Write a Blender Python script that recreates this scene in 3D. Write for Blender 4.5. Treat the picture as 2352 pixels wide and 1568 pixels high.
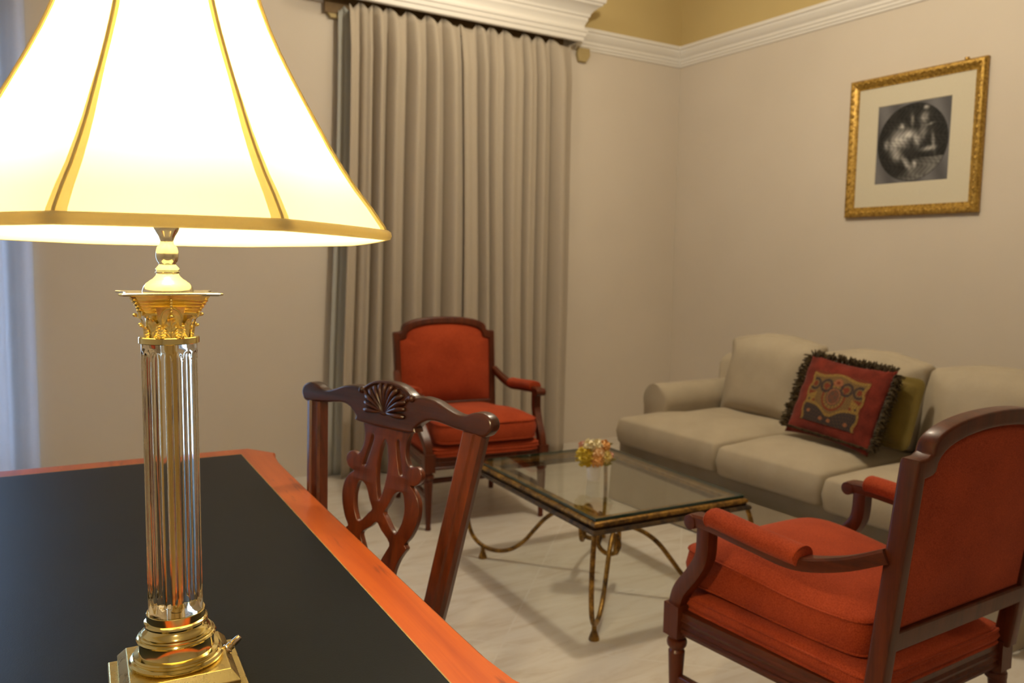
import bpy, bmesh, math, random
import numpy as np
from mathutils import Vector, Matrix

for o in list(bpy.data.objects):
    bpy.data.objects.remove(o, do_unlink=True)
SC = bpy.context.scene
COL = SC.collection
random.seed(7)
R_ = math.radians

# ------------------------------------------------------------------ camera
YAW, PIT, ROL, FPX = R_(31.769), R_(5.492), R_(0.878), 1876.7
fw = Vector((math.sin(YAW) * math.cos(PIT), math.cos(YAW) * math.cos(PIT), -math.sin(PIT)))
rt = Vector((math.cos(YAW), -math.sin(YAW), 0))
up = rt.cross(fw)
rx = rt * math.cos(ROL) + up * math.sin(ROL)
uy = -rt * math.sin(ROL) + up * math.cos(ROL)
cam = bpy.data.cameras.new('camera')
co = bpy.data.objects.new('camera', cam)
COL.objects.link(co)
co.matrix_world = Matrix(((rx.x, uy.x, -fw.x, 0), (rx.y, uy.y, -fw.y, 0), (rx.z, uy.z, -fw.z, 1.33), (0, 0, 0, 1)))
cam.sensor_fit = 'HORIZONTAL'
cam.sensor_width = 36.0
cam.lens = FPX / 2352 * 36.0
cam.clip_start = 0.02
cam.dof.use_dof = True
cam.dof.focus_distance = 1.10
cam.dof.aperture_fstop = 6.6
SC.camera = co

# ------------------------------------------------------------------ world, exposure, lights
SC.view_settings.view_transform = 'Standard'
SC.view_settings.look = 'None'
SC.view_settings.gamma = 1.0
SC.view_settings.use_curve_mapping = False
SC.view_settings.exposure = 0.33
W = bpy.data.worlds.new('world')
SC.world = W
W.use_nodes = True
W.node_tree.nodes['Background'].inputs['Color'].default_value = (0.40, 0.62, 1.0, 1)
W.node_tree.nodes['Background'].inputs['Strength'].default_value = 6.5
SC.cycles.use_denoising = True
SC.cycles.sample_clamp_indirect = 6.0
SC.cycles.caustics_refractive = False
SC.cycles.blur_glossy = 0.5

WARM = (1.0, 0.88, 0.68)


def lamp_light(name, kind, loc, power, color, size, rot=(0, 0, 0), size_y=None, spread=None):
    l = bpy.data.lights.new(name, kind)
    l.energy = power
    l.color = color
    if kind == 'POINT':
        l.shadow_soft_size = size
    elif kind == 'AREA':
        l.size = size
        if size_y:
            l.shape = 'RECTANGLE'
            l.size_y = size_y
        if spread:
            l.spread = spread
    o = bpy.data.objects.new(name, l)
    o.location = loc
    o.rotation_euler = rot
    COL.objects.link(o)
    return o


# ceiling lights above the picture's upper edge, plus an added room fill
lamp_light('ceiling_light_sitting_area', 'POINT', (2.38, 2.50, 3.15), 74, WARM, 0.09)
lamp_light('fill_light_behind_camera', 'POINT', (-0.3, -1.0, 3.2), 13, WARM, 0.15)  # unseen fill added behind the camera, no known fixture
lamp_light('ceiling_light_by_window', 'POINT', (2.3, 3.9, 3.3), 9, WARM, 0.12)

# ------------------------------------------------------------------ node helpers


def lin(r, g, b):
    f = lambda c: (c / 255 / 12.92) if c / 255 <= 0.04045 else ((c / 255 + 0.055) / 1.055) ** 2.4
    return (f(r), f(g), f(b), 1)


class NT:
    def __init__(s, name):
        s.m = bpy.data.materials.new(name)
        s.m.use_nodes = True
        s.t = s.m.node_tree
        s.b = s.t.nodes['Principled BSDF']
        s.out = s.t.nodes['Material Output']

    def n(s, t, **kw):
        x = s.t.nodes.new(t)
        for k, v in kw.items():
            if k.startswith('i_'):
                key = k[2:]
                key = int(key) if key.isdigit() else key.replace('_', ' ')
                x.inputs[key].default_value = v
            else:
                setattr(x, k, v)
        return x

    def l(s, a, b):
        s.t.links.new(a, b)

    def coord(s, which='Object', scale=(1, 1, 1), rot=(0, 0, 0), loc=(0, 0, 0)):
        c = s.n('ShaderNodeTexCoord')
        m = s.n('ShaderNodeMapping')
        m.inputs['Scale'].default_value = scale
        m.inputs['Rotation'].default_value = rot
        m.inputs['Location'].default_value = loc
        s.l(c.outputs[which], m.inputs['Vector'])
        return m.outputs['Vector']

    def noise(s, vec, scale=5, detail=4, rough=0.5, dist=0.0):
        x = s.n('ShaderNodeTexNoise')
        x.inputs['Scale'].default_value = scale
        x.inputs['Detail'].default_value = detail
        x.inputs['Roughness'].default_value = rough
        x.inputs['Distortion'].default_value = dist
        if vec is not None:
            s.l(vec, x.inputs['Vector'])
        return x.outputs['Fac']

    def ramp(s, fac, stops):
        x = s.n('ShaderNodeValToRGB')
        e = x.color_ramp.elements
        while len(e) < len(stops):
            e.new(0.5)
        for el, (p, c) in zip(e, stops):
            el.position = p
            el.color = c if len(c) == 4 else (*c, 1)
        s.l(fac, x.inputs['Fac'])
        return x.outputs['Color']

    def mix(s, fac, a, b, mode='MIX'):
        x = s.n('ShaderNodeMix', data_type='RGBA', blend_type=mode)
        for sock, v in ((x.inputs[0], fac), (x.inputs[6], a), (x.inputs[7], b)):
            if isinstance(v, (int, float)):
                sock.default_value = v
            elif isinstance(v, tuple):
                sock.default_value = v if len(v) == 4 else (*v, 1)
            else:
                s.l(v, sock)
        return x.outputs[2]

    def math(s, op, a, b=None, c=None):
        x = s.n('ShaderNodeMath', operation=op)
        for i, v in enumerate((a, b, c)):
            if v is None:
                continue
            if isinstance(v, (int, float)):
                x.inputs[i].default_value = v
            else:
                s.l(v, x.inputs[i])
        return x.outputs[0]

    def bump(s, h, strength=0.2, dist=0.01):
        x = s.n('ShaderNodeBump')
        x.inputs['Strength'].default_value = strength
        x.inputs['Distance'].default_value = dist
        s.l(h, x.inputs['Height'])
        s.l(x.outputs['Normal'], s.b.inputs['Normal'])

    def base(s, c):
        if isinstance(c, tuple):
            s.b.inputs['Base Color'].default_value = c if len(c) == 4 else (*c, 1)
        else:
            s.l(c, s.b.inputs['Base Color'])

    def p(s, **kw):
        for k, v in kw.items():
            s.b.inputs[k.replace('_', ' ')].default_value = v
        return s


M = {}


def mat_fabric(name, c1, c2, scale=900, rough=0.95, bump=0.25, sheen=0.15, blotch=6):
    t = NT(name)
    v = t.coord('Object')
    weave = t.noise(v, scale, 2, 0.6)
    bl = t.noise(v, blotch, 3, 0.5)
    f = t.math('ADD', t.math('MULTIPLY', weave, 0.65), t.math('MULTIPLY', bl, 0.35))
    t.base(t.ramp(f, [(0.35, c1), (0.65, c2)]))
    t.p(Roughness=rough, Sheen_Weight=sheen, Specular_IOR_Level=0.15)
    t.bump(weave, bump, 0.002)
    M[name] = t.m
    return t


def mat_wood(name, dark, mid, rough=0.35, axis='Z', scale=1.0, coat=0.3, spec=0.5):
    t = NT(name)
    sc = {'X': (0.6, 9, 9), 'Y': (9, 0.6, 9), 'Z': (9, 9, 0.6)}[axis]
    v = t.coord('Object', tuple(a * scale for a in sc))
    n1 = t.noise(v, 3.0, 8, 0.62, 0.6)
    v2 = t.coord('Object', tuple(a * scale * 4 for a in sc))
    n2 = t.noise(v2, 6, 4, 0.7)
    f = t.math('ADD', t.math('MULTIPLY', n1, 0.7), t.math('MULTIPLY', n2, 0.3))
    t.base(t.ramp(f, [(0.33, dark), (0.62, mid)]))
    t.p(Roughness=rough, Coat_Weight=coat, Coat_Roughness=0.18, Specular_IOR_Level=spec)
    t.bump(n2, 0.05, 0.002)
    M[name] = t.m
    return t


# --- walls, trim, ceiling
t = NT('wall_paint')
g = t.n('ShaderNodeNewGeometry')
sx = t.n('ShaderNodeSeparateXYZ')
t.l(g.outputs['Position'], sx.inputs[0])
hi = t.math('GREATER_THAN', sx.outputs['Z'], 2.92)
nz = t.noise(t.coord('Object'), 1.3, 3, 0.5)
cream = t.ramp(nz, [(0.3, (0.63, 0.562, 0.475)), (0.7, (0.67, 0.600, 0.51))])
tan = t.ramp(nz, [(0.3, (0.56, 0.435, 0.20)), (0.7, (0.61, 0.475, 0.22))])
t.base(t.mix(hi, cream, tan))
t.p(Roughness=0.75, Specular_IOR_Level=0.25)
t.bump(t.noise(t.coord('Object'), 160, 3, 0.6), 0.06, 0.002)
M['wall'] = t.m
t = NT('trim_paint')
t.base((0.80, 0.77, 0.72))
t.p(Roughness=0.5)
t.bump(t.noise(t.coord('Object'), 40, 3, 0.6), 0.03, 0.002)
M['trim'] = t.m
t = NT('bracket_paint')
t.base(t.ramp(t.noise(t.coord('Object'), 20), [(0.3, (0.42, 0.32, 0.14)), (0.7, (0.48, 0.37, 0.17))]))
t.p(Roughness=0.7)
M['bracket'] = t.m
t = NT('track_wood')
t.base(t.ramp(t.noise(t.coord('Object'), 20), [(0.3, (0.16, 0.095, 0.035)), (0.7, (0.21, 0.13, 0.05))]))
t.p(Roughness=0.7)
M['track'] = t.m
t = NT('ceiling_paint')
t.base(t.ramp(t.noise(t.coord('Object'), 2), [(0.3, (0.70, 0.62, 0.48)), (0.7, (0.74, 0.66, 0.52))]))
t.p(Roughness=0.8)
M['ceiling'] = t.m

# --- floor: large beige tiles laid on the diagonal with pale joints and soft veins
t = NT('floor_tile')
v = t.coord('Object', rot=(0, 0, R_(44)), loc=(0.0, 0.31, 0))
br = t.n('ShaderNodeTexBrick', offset=0.0, squash=1.0)
br.inputs['Scale'].default_value = 1.0
br.inputs['Mortar Size'].default_value = 0.0035
br.inputs['Mortar Smooth'].default_value = 0.15
br.inputs['Brick Width'].default_value = 0.60
br.inputs['Row Height'].default_value = 0.60
br.inputs['Color1'].default_value = (0.0, 0.0, 0.0, 1)
br.inputs['Color2'].default_value = (1.0, 1.0, 1.0, 1)
br.inputs['Mortar'].default_value = (0.5, 0.5, 0.5, 1)
t.l(v, br.inputs['Vector'])
vv = t.coord('Object', (1.1, 5.5, 1), rot=(0, 0, R_(-28)))
vein = t.noise(vv, 2.4, 9, 0.66, 1.1)
vv2 = t.coord('Object', (2.5, 2.5, 1))
cloud = t.noise(vv2, 1.2, 4, 0.5)
c1 = t.ramp(vein, [(0.30, (0.52, 0.45, 0.365)), (0.48, (0.63, 0.585, 0.52)), (0.70, (0.70, 0.67, 0.62))])
c2 = t.mix(t.math('MULTIPLY', cloud, 0.35), c1, (0.58, 0.51, 0.41))
c3 = t.mix(0.10, c2, br.outputs['Color'], 'SOFT_LIGHT')
t.base(t.mix(br.outputs['Fac'], c3, (0.66, 0.62, 0.56)))
t.p(Specular_IOR_Level=0.45)
t.l(t.ramp(vein, [(0.3, (0.36, 0.36, 0.36)), (0.7, (0.27, 0.27, 0.27))]), t.b.inputs['Roughness'])
t.bump(t.math('SUBTRACT', 1.0, br.outputs['Fac']), 0.12, 0.002)
M['floor'] = t.m

# --- fabrics
mat_fabric('red', (0.24, 0.030, 0.0085), (0.45, 0.070, 0.022), 320, sheen=0.05)
mat_fabric('sofa', (0.345, 0.292, 0.215), (0.45, 0.385, 0.288), 600, sheen=0.05)
mat_fabric('olive', (0.12, 0.085, 0.016), (0.17, 0.12, 0.026), 600, sheen=0.3)
mat_fabric('fringe', (0.020, 0.013, 0.007), (0.085, 0.055, 0.02), 90, sheen=0.1, blotch=60)
t = NT('curtain')
v = t.coord('Object', (260, 260, 40))
w_ = t.noise(v, 3, 3, 0.6)
col = t.ramp(w_, [(0.35, (0.53, 0.45, 0.35)), (0.65, (0.63, 0.55, 0.445))])
t.base(col)
t.p(Roughness=0.8, Sheen_Weight=0.2, Specular_IOR_Level=0.25)
t.bump(w_, 0.12, 0.002)
tr = t.n('ShaderNodeBsdfTranslucent')
tr.inputs['Color'].default_value = (0.60, 0.57, 0.52, 1)
mx = t.n('ShaderNodeMixShader')
mx.inputs[0].default_value = 0.30
t.l(t.b.outputs[0], mx.inputs[1])
t.l(tr.outputs[0], mx.inputs[2])
t.l(mx.outputs[0], t.out.inputs['Surface'])
M['curtain'] = t.m
t = NT('drape')
w_ = t.noise(t.coord('Object', (260, 260, 40)), 3, 3, 0.6)
t.base(t.ramp(w_, [(0.35, (0.52, 0.48, 0.42)), (0.65, (0.60, 0.56, 0.50))]))
t.p(Roughness=0.85, Specular_IOR_Level=0.2)
tr = t.n('ShaderNodeBsdfTranslucent')
tr.inputs['Color'].default_value = (0.80, 0.82, 0.86, 1)
mx = t.n('ShaderNodeMixShader')
mx.inputs[0].default_value = 0.40
t.l(t.b.outputs[0], mx.inputs[1])
t.l(tr.outputs[0], mx.inputs[2])
t.l(mx.outputs[0], t.out.inputs['Surface'])
M['drape'] = t.m
t = NT('sheer')
v = t.coord('Object', (300, 300, 300))
t.base(t.ramp(t.noise(v, 3, 3, 0.6), [(0.35, (0.42, 0.42, 0.38)), (0.65, (0.50, 0.50, 0.46))]))
t.p(Roughness=0.85)
M['sheer'] = t.m

# --- woods
mat_wood('mahogany', (0.030, 0.007, 0.003), (0.125, 0.025, 0.007), 0.34, 'Z', 1.0, 0.18, 0.4)
mat_wood('mahogany_x', (0.022, 0.006, 0.003), (0.070, 0.017, 0.007), 0.30, 'X', 1.0, 0.20, 0.45)
mat_wood('armchair_wood', (0.046, 0.0095, 0.0035), (0.120, 0.024, 0.007), 0.38, 'Z', 1.0, 0.10, 0.28)
mat_wood('armchair_wood_y', (0.046, 0.0095, 0.0035), (0.120, 0.024, 0.007), 0.38, 'Y', 1.0, 0.10, 0.28)
t = NT('desk_wood')
v = t.coord('Object', (9, 0.5, 9))
n1 = t.noise(v, 2.6, 8, 0.6, 0.5)
v2 = t.coord('Object', (60, 2.2, 60))
n2 = t.noise(v2, 3, 5, 0.7)
v3 = t.coord('Object', (26, 3.0, 26))
n3 = t.noise(v3, 2.2, 3, 0.55)
c = t.ramp(n1, [(0.32, (0.38, 0.062, 0.006)), (0.5, (0.50, 0.094, 0.009)), (0.68, (0.58, 0.125, 0.014))])
c = t.mix(t.ramp(n3, [(0.62, (0, 0, 0)), (0.76, (0.75, 0.75, 0.75))]), c, (0.16, 0.028, 0.010))
c = t.mix(t.math('MULTIPLY', n2, 0.18), c, (0.26, 0.05, 0.012))
t.base(c)
t.p(Roughness=0.36, Specular_IOR_Level=0.4, Coat_Weight=0.10, Coat_Roughness=0.2)
t.bump(n2, 0.04, 0.002)
M['desk'] = t.m
t = NT('desk_leather')
v = t.coord('Object')
n1 = t.noise(v, 420, 4, 0.6)
n2 = t.noise(v, 3, 4, 0.6)
t.base(t.ramp(n2, [(0.3, (0.0026, 0.0040, 0.0064)), (0.7, (0.0042, 0.0060, 0.0090))]))
t.p(Roughness=0.42, Specular_IOR_Level=0.17)
t.bump(n1, 0.16, 0.001)
M['leather'] = t.m
t = NT('desk_inlay')
t.base(t.ramp(t.noise(t.coord('Object'), 60), [(0.3, (0.25, 0.16, 0.05)), (0.7, (0.42, 0.29, 0.10))]))
t.p(Roughness=0.4)
M['inlay'] = t.m

# --- metals
t = NT('brass')
v = t.coord('Object')
t.base(t.ramp(t.noise(v, 30, 3), [(0.3, (0.88, 0.72, 0.29)), (0.7, (0.95, 0.80, 0.37))]))
t.p(Metallic=1.0, Roughness=0.11)
M['brass'] = t.m
t = NT('brass_overlit')  # same brass, whitened in colour for the bulb's glare on neck and abacus
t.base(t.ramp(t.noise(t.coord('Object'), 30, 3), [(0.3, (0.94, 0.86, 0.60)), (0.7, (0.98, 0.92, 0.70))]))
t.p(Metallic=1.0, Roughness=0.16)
M['brass_overlit'] = t.m
t = NT('brass_satin')
v = t.coord('Object', (60, 60, 2))
t.base(t.ramp(t.noise(v, 6, 3), [(0.3, (0.86, 0.68, 0.28)), (0.7, (0.94, 0.78, 0.38))]))
t.p(Metallic=1.0, Roughness=0.14)
M['brass_satin'] = t.m
t = NT('brass_worn')
v = t.coord('Object')
sp = t.noise(v, 240, 4, 0.7)
t.base(t.mix(t.ramp(sp, [(0.66, (0, 0, 0)), (0.72, (1, 1, 1))]), (0.78, 0.63, 0.26, 1), (0.30, 0.17, 0.07, 1)))
t.p(Metallic=1.0)
t.l(t.ramp(t.noise(v, 60, 5, 0.7), [(0.3, (0.20, 0.20, 0.20)), (0.7, (0.40, 0.40, 0.40))]), t.b.inputs['Roughness'])
t.bump(sp, 0.10, 0.001)
M['brass_worn'] = t.m
t = NT('cast_brass')
v = t.coord('Object')
n1 = t.noise(v, 420, 3, 0.6)
t.base((0.96, 0.79, 0.33))
t.p(Metallic=1.0, Roughness=0.30)
t.bump(n1, 0.25, 0.0015)
M['cast'] = t.m
t = NT('steel_knob')
t.base((0.72, 0.62, 0.46))
t.p(Metallic=1.0, Roughness=0.25)
M['steel'] = t.m
t = NT('antique_gold')
v = t.coord('Object')
n1 = t.noise(v, 24, 5, 0.65)
n2 = t.noise(v, 90, 4, 0.6)
t.base(t.ramp(t.math('ADD', t.math('MULTIPLY', n1, 0.7), t.math('MULTIPLY', n2, 0.3)),
              [(0.36, (0.045, 0.026, 0.014)), (0.52, (0.26, 0.135, 0.028)), (0.66, (0.48, 0.27, 0.055))]))
t.p(Metallic=0.65, Roughness=0.42)
t.bump(n2, 0.15, 0.002)
M['antique'] = t.m
t = NT('antique_dark')
v = t.coord('Object')
n1 = t.noise(v, 30, 5, 0.65)
t.base(t.ramp(n1, [(0.38, (0.030, 0.022, 0.020)), (0.66, (0.13, 0.075, 0.030))]))
t.p(Metallic=0.5, Roughness=0.45)
M['antique_dark'] = t.m
t = NT('gilt_frame')
v = t.coord('Object')
n1 = t.noise(v, 70, 4, 0.6)
t.base(t.ramp(n1, [(0.35, (0.22, 0.115, 0.018)), (0.55, (0.48, 0.29, 0.055)), (0.72, (0.62, 0.41, 0.10))]))
t.p(Metallic=0.55, Roughness=0.38)
t.bump(n1, 0.25, 0.002)
M['gilt'] = t.m

# --- glass
t = NT('column_glass')
t.t.nodes.remove(t.b)
gl = t.n('ShaderNodeBsdfGlass')
gl.inputs['Color'].default_value = (0.98, 0.945, 0.85, 1)
gl.inputs['Roughness'].default_value = 0.035
gl.inputs['IOR'].default_value = 1.47
t.l(gl.outputs[0], t.out.inputs['Surface'])
M['glass'] = t.m


def mat_pane(name, tint, r0=0.045):
    t = NT(name)
    t.t.nodes.remove(t.b)
    a = t.n('ShaderNodeBsdfTransparent')
    a.inputs['Color'].default_value = (*tint, 1)
    g = t.n('ShaderNodeBsdfGlossy')
    g.inputs['Roughness'].default_value = 0.0
    ge = t.n('ShaderNodeNewGeometry')
    dt = t.n('ShaderNodeVectorMath', operation='DOT_PRODUCT')
    t.l(ge.outputs['Normal'], dt.inputs[0])
    t.l(ge.outputs['Incoming'], dt.inputs[1])
    c_ = t.math('SUBTRACT', 1.0, t.math('ABSOLUTE', dt.outputs['Value']))
    f = t.math('ADD', r0, t.math('MULTIPLY', t.math('POWER', c_, 5.0), 1.0 - r0))
    m = t.n('ShaderNodeMixShader')
    t.l(f, m.inputs[0])
    t.l(a.outputs[0], m.inputs[1])
    t.l(g.outputs[0], m.inputs[2])
    t.l(m.outputs[0], t.out.inputs['Surface'])
    M[name] = t.m


mat_pane('table_glass', (0.93, 0.95, 0.92))
mat_pane('window_glass', (0.95, 0.97, 0.98))
t = NT('glass_edge')
t.base((0.010, 0.035, 0.022))
t.p(Roughness=0.15)
M['glass_edge'] = t.m

# --- lampshade: thin silk that lets the bulb's light through


def mat_shade(name, dcol, tcol, fac, scale):
    t = NT(name)
    v = t.coord('Object', scale)
    n1 = t.noise(v, 6, 5, 0.65)
    d = t.n('ShaderNodeBsdfDiffuse')
    d.inputs['Color'].default_value = (*dcol, 1)
    tr = t.n('ShaderNodeBsdfTranslucent')
    t.l(t.mix(t.math('MULTIPLY', n1, 0.3), (*tcol, 1), tuple(x * 0.72 for x in tcol) + (1,)), tr.inputs['Color'])
    m = t.n('ShaderNodeMixShader')
    m.inputs[0].default_value = fac
    t.l(d.outputs[0], m.inputs[1])
    t.l(tr.outputs[0], m.inputs[2])
    t.l(m.outputs[0], t.out.inputs['Surface'])
    t.t.nodes.remove(t.b)
    M[name] = t.m


mat_shade('shade_silk', (0.80, 0.72, 0.50), (0.93, 0.79, 0.47), 0.365, (40, 40, 3))
mat_shade('shade_seam', (0.80, 0.73, 0.48), (0.90, 0.81, 0.46), 0.42, (60, 60, 60))
mat_shade('shade_trim', (0.82, 0.76, 0.54), (0.90, 0.83, 0.56), 0.55, (60, 60, 200))
t = NT('bulb_glow')
t.t.nodes.remove(t.b)
em = t.n('ShaderNodeEmission')
em.inputs['Color'].default_value = (1.0, 0.80, 0.45, 1)
em.inputs['Strength'].default_value = 520
t.l(em.outputs[0], t.out.inputs['Surface'])
M['bulb'] = t.m
t = NT('ivory_plastic')
t.base((0.75, 0.68, 0.52))
t.p(Roughness=0.5)
M['ivory'] = t.m

# --- small things
t = NT('ceramic_white')
t.base(t.ramp(t.noise(t.coord('Object'), 25), [(0.3, (0.88, 0.85, 0.81)), (0.7, (0.93, 0.90, 0.87))]))
t.p(Roughness=0.4)
M['ceramic'] = t.m


def mat_petal(name, a, b):
    t = NT(name)
    t.base(t.ramp(t.noise(t.coord('Object'), 70, 3), [(0.35, a), (0.65, b)]))
    t.p(Roughness=0.8, Sheen_Weight=0.2)
    M[name] = t.m


mat_petal('petal_yellow', (0.62, 0.42, 0.02), (0.80, 0.62, 0.06))
mat_petal('petal_cream', (0.80, 0.68, 0.38), (0.92, 0.84, 0.60))
mat_petal('petal_orange', (0.80, 0.40, 0.10), (0.92, 0.54, 0.20))
mat_petal('petal_peach', (0.88, 0.54, 0.24), (0.95, 0.70, 0.42))
mat_petal('petal_pink', (0.74, 0.36, 0.26), (0.86, 0.58, 0.46))
mat_petal('petal_lemon', (0.80, 0.62, 0.16), (0.90, 0.76, 0.34))
mat_petal('leaf_green', (0.24, 0.22, 0.06), (0.40, 0.36, 0.12))
t = NT('mat_board')
t.base(t.ramp(t.noise(t.coord('Object'), 200), [(0.3, (0.60, 0.55, 0.42)), (0.7, (0.64, 0.59, 0.46))]))
t.p(Roughness=0.85)
M['mat_board'] = t.m
for nm in ('print_ink', 'tapestry'):
    t = NT(nm)
    a = t.n('ShaderNodeVertexColor')
    a.layer_name = 'design'
    wv = t.noise(t.coord('Object'), 420, 2, 0.6)
    t.base(t.mix(0.35, a.outputs['Color'], t.ramp(wv, [(0.3, (0.3, 0.3, 0.3)), (0.7, (0.7, 0.7, 0.7))]), 'OVERLAY'))
    t.p(Roughness=0.9 if nm == 'tapestry' else 0.5, Specular_IOR_Level=0.2)
    M[nm] = t.m
mat_fabric('burgundy', (0.045, 0.007, 0.005), (0.25, 0.036, 0.020), 500, sheen=0.1, blotch=14)
t = NT('window_frame_paint')
t.base((0.7, 0.69, 0.66))
M['winframe'] = t.m
t = NT('rubber_dark')
t.base((0.02, 0.018, 0.016))
M['dark'] = t.m

# ------------------------------------------------------------------ mesh helpers


class MB:
    def __init__(s):
        s.v, s.f = [], []

    def add(s, vs, fs):
        o = len(s.v)
        s.v += [tuple(x) for x in vs]
        s.f += [tuple(i + o for i in f) for f in fs]
        return s

    def box(s, c, d, rot=None):
        vs = []
        for x in (-.5, .5):
            for y in (-.5, .5):
                for z in (-.5, .5):
                    p = Vector((x * d[0], y * d[1], z * d[2]))
                    if rot is not None:
                        p = rot @ p
                    vs.append(p + Vector(c))
        return s.add(vs, [(0, 1, 3, 2), (4, 6, 7, 5), (0, 4, 5, 1), (2, 3, 7, 6), (0, 2, 6, 4), (1, 5, 7, 3)])

    def rings(s, rings, close=True, caps=True):
        n = len(rings[0])
        vs = [p for r in rings for p in r]
        fs = []
        for i in range(len(rings) - 1):
            for j in range(n if close else n - 1):
                a, b = i * n + j, i * n + (j + 1) % n
                fs.append((a, b, b + n, a + n))
        if caps and close:
            fs.append(tuple(reversed(range(n))))
            fs.append(tuple((len(rings) - 1) * n + j for j in range(n)))
        return s.add(vs, fs)

    def lathe(s, prof, seg=48, c=(0, 0, 0), caps=True):
        return s.rings([[(c[0] + r * math.cos(2 * math.pi * j / seg), c[1] + r * math.sin(2 * math.pi * j / seg), c[2] + z)
                         for j in range(seg)] for r, z in prof], True, caps)

    def tube(s, path, rad, seg=10, caps=True):
        path = [Vector(p) for p in path]
        n = len(path)
        rs = rad if isinstance(rad, (list, tuple)) else [rad] * n
        T = [(path[min(i + 1, n - 1)] - path[max(i - 1, 0)]).normalized() for i in range(n)]
        ref = Vector((0, 0, 1)) if abs(T[0].z) < 0.9 else Vector((1, 0, 0))
        N = (ref - T[0] * ref.dot(T[0])).normalized()
        rings = []
        for i in range(n):
            N = (N - T[i] * N.dot(T[i])).normalized()
            B = T[i].cross(N)
            rings.append([path[i] + (N * math.cos(2 * math.pi * j / seg) + B * math.sin(2 * math.pi * j / seg)) * rs[i]
                          for j in range(seg)])
        return s.rings(rings, True, caps)

    def sweep(s, path, side, prof, scale=None, closed=False):
        """sweep a 2-D profile (a along side, b along side x tangent) along a path"""
        path = [Vector(p) for p in path]
        n = len(path)
        rings = []
        for i in range(n):
            if closed:
                T = (path[(i + 1) % n] - path[i - 1]).normalized()
            else:
                T = (path[min(i + 1, n - 1)] - path[max(i - 1, 0)]).normalized()
            S = Vector(side)
            S = (S - T * S.dot(T)).normalized()
            Nn = S.cross(T)
            k = scale[i] if scale else (1, 1)
            if not isinstance(k, tuple):
                k = (k, k)
            rings.append([path[i] + S * a * k[0] + Nn * b * k[1] for a, b in prof])
        if closed:
            rings.append(rings[0])
        return s.rings(rings, True, not closed)

    def obj(s, name, mat, parent=None, smooth=True, bevel=0, seg=2, sub=0, loc=None, rot=None, angle=40):
        me = bpy.data.meshes.new(name)
        me.from_pydata(s.v, [], s.f)
        return finish(me, name, mat, parent, smooth, bevel, seg, sub, loc, rot, angle)


def finish(me, name, mat, parent=None, smooth=True, bevel=0, seg=2, sub=0, loc=None, rot=None, angle=40):
    bm = bmesh.new()
    bm.from_mesh(me)
    bmesh.ops.remove_doubles(bm, verts=bm.verts, dist=1e-6)
    bmesh.ops.recalc_face_normals(bm, faces=bm.faces)
    bm.to_mesh(me)
    bm.free()
    me.name = name
    me.materials.append(M[mat] if isinstance(mat, str) else mat)
    o = bpy.data.objects.new(name, me)
    COL.objects.link(o)
    if smooth:
        for p in me.polygons:
            p.use_smooth = True
        if not sub:
            me.set_sharp_from_angle(angle=R_(angle))
    if bevel:
        b = o.modifiers.new('bevel', 'BEVEL')
        b.width = bevel
        b.segments = seg
        b.limit_method = 'ANGLE'
        b.angle_limit = R_(35)
    if sub:
        m = o.modifiers.new('sub', 'SUBSURF')
        m.levels = sub
        m.render_levels = sub
    if parent:
        o.parent = parent
    if loc:
        o.location = loc
    if rot:
        o.rotation_euler = rot
    return o


def thing(name, label, cat, loc=(0, 0, 0), rotz=0.0, group=None):
    o = bpy.data.objects.new(name, None)
    COL.objects.link(o)
    o.location = loc
    o.rotation_euler = (0, 0, rotz)
    o['label'] = label
    o['category'] = cat
    if group:
        o['group'] = group
    return o


def tag(o, label, cat, group=None):
    o['label'] = label
    o['category'] = cat
    if group:
        o['group'] = group
    return o


def struct(o):
    o['kind'] = 'structure'
    return o


def smooth_path(pts, per=8):
    pts = [Vector(p) for p in pts]
    out = []
    n = len(pts)
    for i in range(n - 1):
        p0, p1, p2, p3 = pts[max(i - 1, 0)], pts[i], pts[i + 1], pts[min(i + 2, n - 1)]
        for k in range(per):
            u = k / per
            out.append(0.5 * ((2 * p1) + (p2 - p0) * u + (2 * p0 - 5 * p1 + 4 * p2 - p3) * u * u
                              + (3 * p1 - p0 - 3 * p2 + p3) * u ** 3))
    out.append(pts[-1])
    return out


def round_poly(pts, r, seg=5):
    """round the corners of a closed 2-D polygon"""
    out = []
    n = len(pts)
    for i in range(n):
        p = Vector((*pts[i][:2], 0))
        a = Vector((*pts[i - 1][:2], 0))
        b = Vector((*pts[(i + 1) % n][:2], 0))
        rr = pts[i][2] if len(pts[i]) > 2 else r
        u, w = (a - p), (b - p)
        k = min(rr, u.length * 0.48, w.length * 0.48)
        s0, s1 = p + u.normalized() * k, p + w.normalized() * k
        for j in range(seg + 1):
            q = j / seg
            x = s0 * (1 - q) ** 2 + p * 2 * q * (1 - q) + s1 * q * q
            out.append((x.x, x.y))
    return out


def resample(poly, step):
    out = []
    n = len(poly)
    for i in range(n):
        a, b = Vector(poly[i]), Vector(poly[(i + 1) % n])
        L = (b - a).length
        k = max(1, int(round(L / step)))
        for j in range(k):
            out.append(tuple(a + (b - a) * j / k))
    return out


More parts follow.
